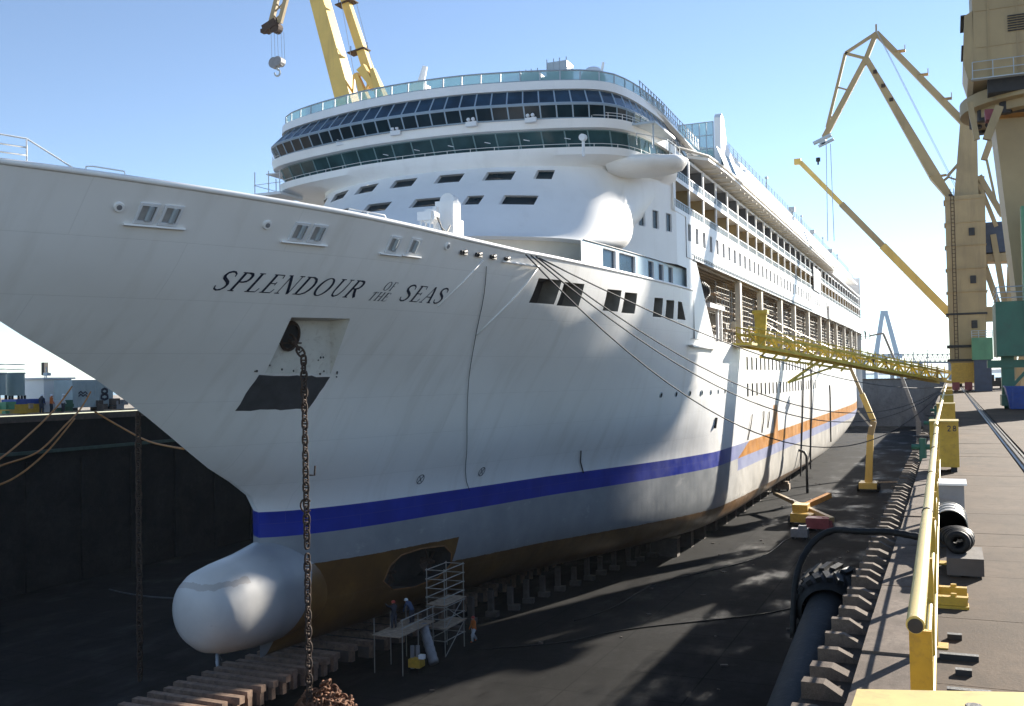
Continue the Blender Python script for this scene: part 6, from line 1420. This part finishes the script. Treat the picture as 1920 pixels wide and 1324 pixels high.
# ------------------------------------------------------------------ left quay clutter
LZ = QZ + .1
for k, (u0_, u1_) in enumerate(((-30, 26), (27, 54))):
    X_ = -80.0 - k; a0, a1 = at(u0_, 742, X=X_), at(u1_, 742, X=X_); t = thing('storage_tank', ('left' if k == 0 else 'right') + ' grey-green storage tank on the far left quay', 'tank', ((a0.x, (a0.y + a1.y) / 2, LZ)), 'storage tanks')
    zt_ = at(20, 701, X=X_).z; r_ = (a1.y - a0.y) / 2 * 1.0; cy = (a0.y + a1.y) / 2
    b = MB(); b.tube((X_ - r_, cy, a0.z), (X_ - r_, cy, zt_), r_, 24); b.build('shell', M_tank, t, smooth=True, angle=40); b = MB(); b.tube((X_ - r_, cy, zt_), (X_ - r_, cy, zt_ + .12), r_ + .08, 24); b.build('roof', M_tank, t, smooth=True, angle=40)
    b = MB(); [b.tube((X_ - r_ + r_ * math.cos(a), cy + r_ * math.sin(a), LZ), (X_ - r_ + r_ * math.cos(a), cy + r_ * math.sin(a), a0.z), .12, 6) for a in [i * math.pi / 3 for i in range(6)]]; b.build('legs', M_blackiron, t)
    b = MB(); [b.path([(X_ - r_ + r_ * math.cos(a), cy + r_ * math.sin(a), zt_ + z) for a in [2 * math.pi * i / 20 for i in range(20)]], .03, 4, closed=True) for z in (.45, .9)]; b.build('roof_rail', M_rail, t)
t = thing('white_cabin', 'small white sunlit cabin on the far left quay', 'cabin', (-82, 71, LZ))
X_ = -81; a0, a1 = at(82, 745, X=X_), at(134, 745, X=X_); zt_ = at(100, 711, X=X_).z
b = MB(); b.box((X_ - 1.5, (a0.y + a1.y) / 2, (LZ + zt_) / 2), (3, a1.y - a0.y, zt_ - LZ)); b.build('wall', M_white, t); b = MB(); b.box((X_ - 1.5, (a0.y + a1.y) / 2, zt_ + .08), (3.5, a1.y - a0.y + .6, .16)); b.build('roof', M_white2, t)
b = MB(); b.box((X_ + .02, a1.y - .7, (LZ + zt_) / 2), (.06, 1.0, 1.8)); b.build('door', M_rail, t); b = MB(); b.tube((X_ - 1, a0.y + 1.2, zt_), (X_ - 1, a0.y + 1.2, zt_ + 1.2), .06, 5); b.box((X_ - 1, a0.y + 1.3, zt_ + .5), (.5, .5, .3)); b.build('roof_mast', M_rail, t)
t = thing('container', 'pale grey container with dark logo marks on the left quay', 'container', (-78, 74, LZ))
X_ = -77.5; a0, a1 = at(136, 765, X=X_), at(212, 765, X=X_); zt_ = at(150, 722, X=X_).z + .5
b = MB(); b.box((X_ - 1.2, (a0.y + a1.y) / 2, (LZ + .4 + zt_) / 2), (2.4, a1.y - a0.y, zt_ - LZ - .4)); cn = b.build('body', mat('pale container paint', (.40, .47, .48), .6, var=.08), t)
for k in range(12): b = MB(); b.box((X_ + .02, lerp(a0.y + .2, a1.y - .2, k / 11), (LZ + .4 + zt_) / 2), (.05, .1, zt_ - LZ - .7)); b.build('corrugation', cn.data.materials[0], cn)
fnc = lambda oy, oz, k: (lambda a, c, l: V(X_ + .052, oy + a * k, oz + c * k))
zc_ = (LZ + zt_) / 2 - .25
b = MB(); ribbon(b, [(0, .5), (.3, .75), (.6, .5), (.9, .7), (1.2, .45)], .14, .14, None, fnc(a0.y + .7, zc_, .9), 0); ribbon(b, [(0, .2), (.3, .45), (.6, .2), (.9, .4), (1.2, .15)], .14, .14, None, fnc(a0.y + .7, zc_, .9), 0); b.build('logo_mark', M_ink, cn, fix=False)
b = MB(); ribbon(b, DIG['8'][0], .22, .22, None, fnc(a1.y - 1.7, zc_ - .2, 1.1), 0); b.build('logo_mark', M_ink, cn, fix=False)
b = MB(); [b.box((X_ - 1.2, lerp(a0.y + .5, a1.y - .5, k), LZ + .2), (2.2, .5, .4)) for k in (0, 1)]; b.build('bearer', M_blackiron, t)
t = thing('waste_skip', 'yellow and blue skip on the edge of the left quay', 'skip', (-77, 66.5, LZ))
X_ = -76.6; a0, a1 = at(28, 782, X=X_), at(82, 782, X=X_); b = MB(); b.box((X_ - 1, (a0.y + a1.y) / 2, LZ + .5), (2, a1.y - a0.y, .85)); b.build('body', M_ochre, t); b = MB(); b.box((X_ - 1, (a0.y + a1.y) / 2 + .2, LZ + 1.15), (1.9, a1.y - a0.y, .45)); b.build('cover', M_blue, t)
junk = [(10, 762, M_green2, 'green pallet cage at far left on the left quay', 'pallet_cage', 'cage'), (62, 755, M_wood, 'pile of timber offcuts on the left quay', 'timber_pile', 'timber'), (92, 757, M_white2, 'white sacks heaped behind the skip on the left quay', 'sack_heap', 'sacks'), (122, 757, M_green, 'green generator beside the cabin on the left quay', 'generator', 'machine'), (205, 775, M_concdark, 'dark winch unit at the end of the pale container', 'winch_unit', 'winch'), (228, 772, M_greymetal, 'grey bollard cluster where the bow hides the left quay', 'bollard_cluster', 'bollard')]
for u, v, m, lab, nm, cat in junk:
    p = at(u, v, X=-77); p.z = LZ; t = thing(nm, lab, cat, p); b = MB()
    for k in range(6): s_ = random.uniform(.3, .7); b.box(p + V(random.uniform(-.6, .3), random.uniform(-.9, .9), s_ / 2 + random.choice((0, .5))), (s_, s_ * 1.3, s_), rz=random.uniform(-.3, .3))
    b.build('pieces', m, t); b = MB(); b.box(p + V(0, 0, .06), (1.4, 1.9, .12)); b.build('base', M_wood, t)
for k, (u, m1_, lab) in enumerate(((96, M_hv, 'worker in orange vest standing on the left quay'), (118, M_cloth_w, 'worker in white beside the generator on the left quay'), (78, M_cloth_d, 'worker in dark clothes behind the blue skip cover'))):
    p = at(u, 770, X=-76.2); p.z = LZ; person(p, R(-60 + 40 * k), m1_, M_cloth_d, M_white2, lab, 'stand')
tp_ = at(84, 690, X=-84); t = thing('lamp_post', 'thin lamp post with dark box head over the left quay cabin', 'lamp post', (tp_.x, tp_.y, LZ)); b = MB(); b.tube((tp_.x, tp_.y, LZ), tp_, .06, 6); b.build('pole', M_rail, t); b = MB(); b.box(tp_ + V(0, 0, -.1), (.4, .5, 1.3)); b.build('lamp_head', M_blackiron, t)

# ------------------------------------------------------------------ air: thin haze over the whole harbour
hz, ht, hp_ = nt('haze air'); ht.nodes.remove(hp_)
pv = N(ht, 'ShaderNodeVolumePrincipled'); pv.inputs['Color'].default_value = (.86, .93, 1, 1); pv.inputs['Density'].default_value = .00008; pv.inputs['Anisotropy'].default_value = 0.
ht.links.new(pv.outputs[0], ht.nodes['Material Output'].inputs['Volume'])
b = MB(); b.box((0, 3200, 46), (12600, 12800, 94)); tag(b.build('haze', hz), kind='stuff')
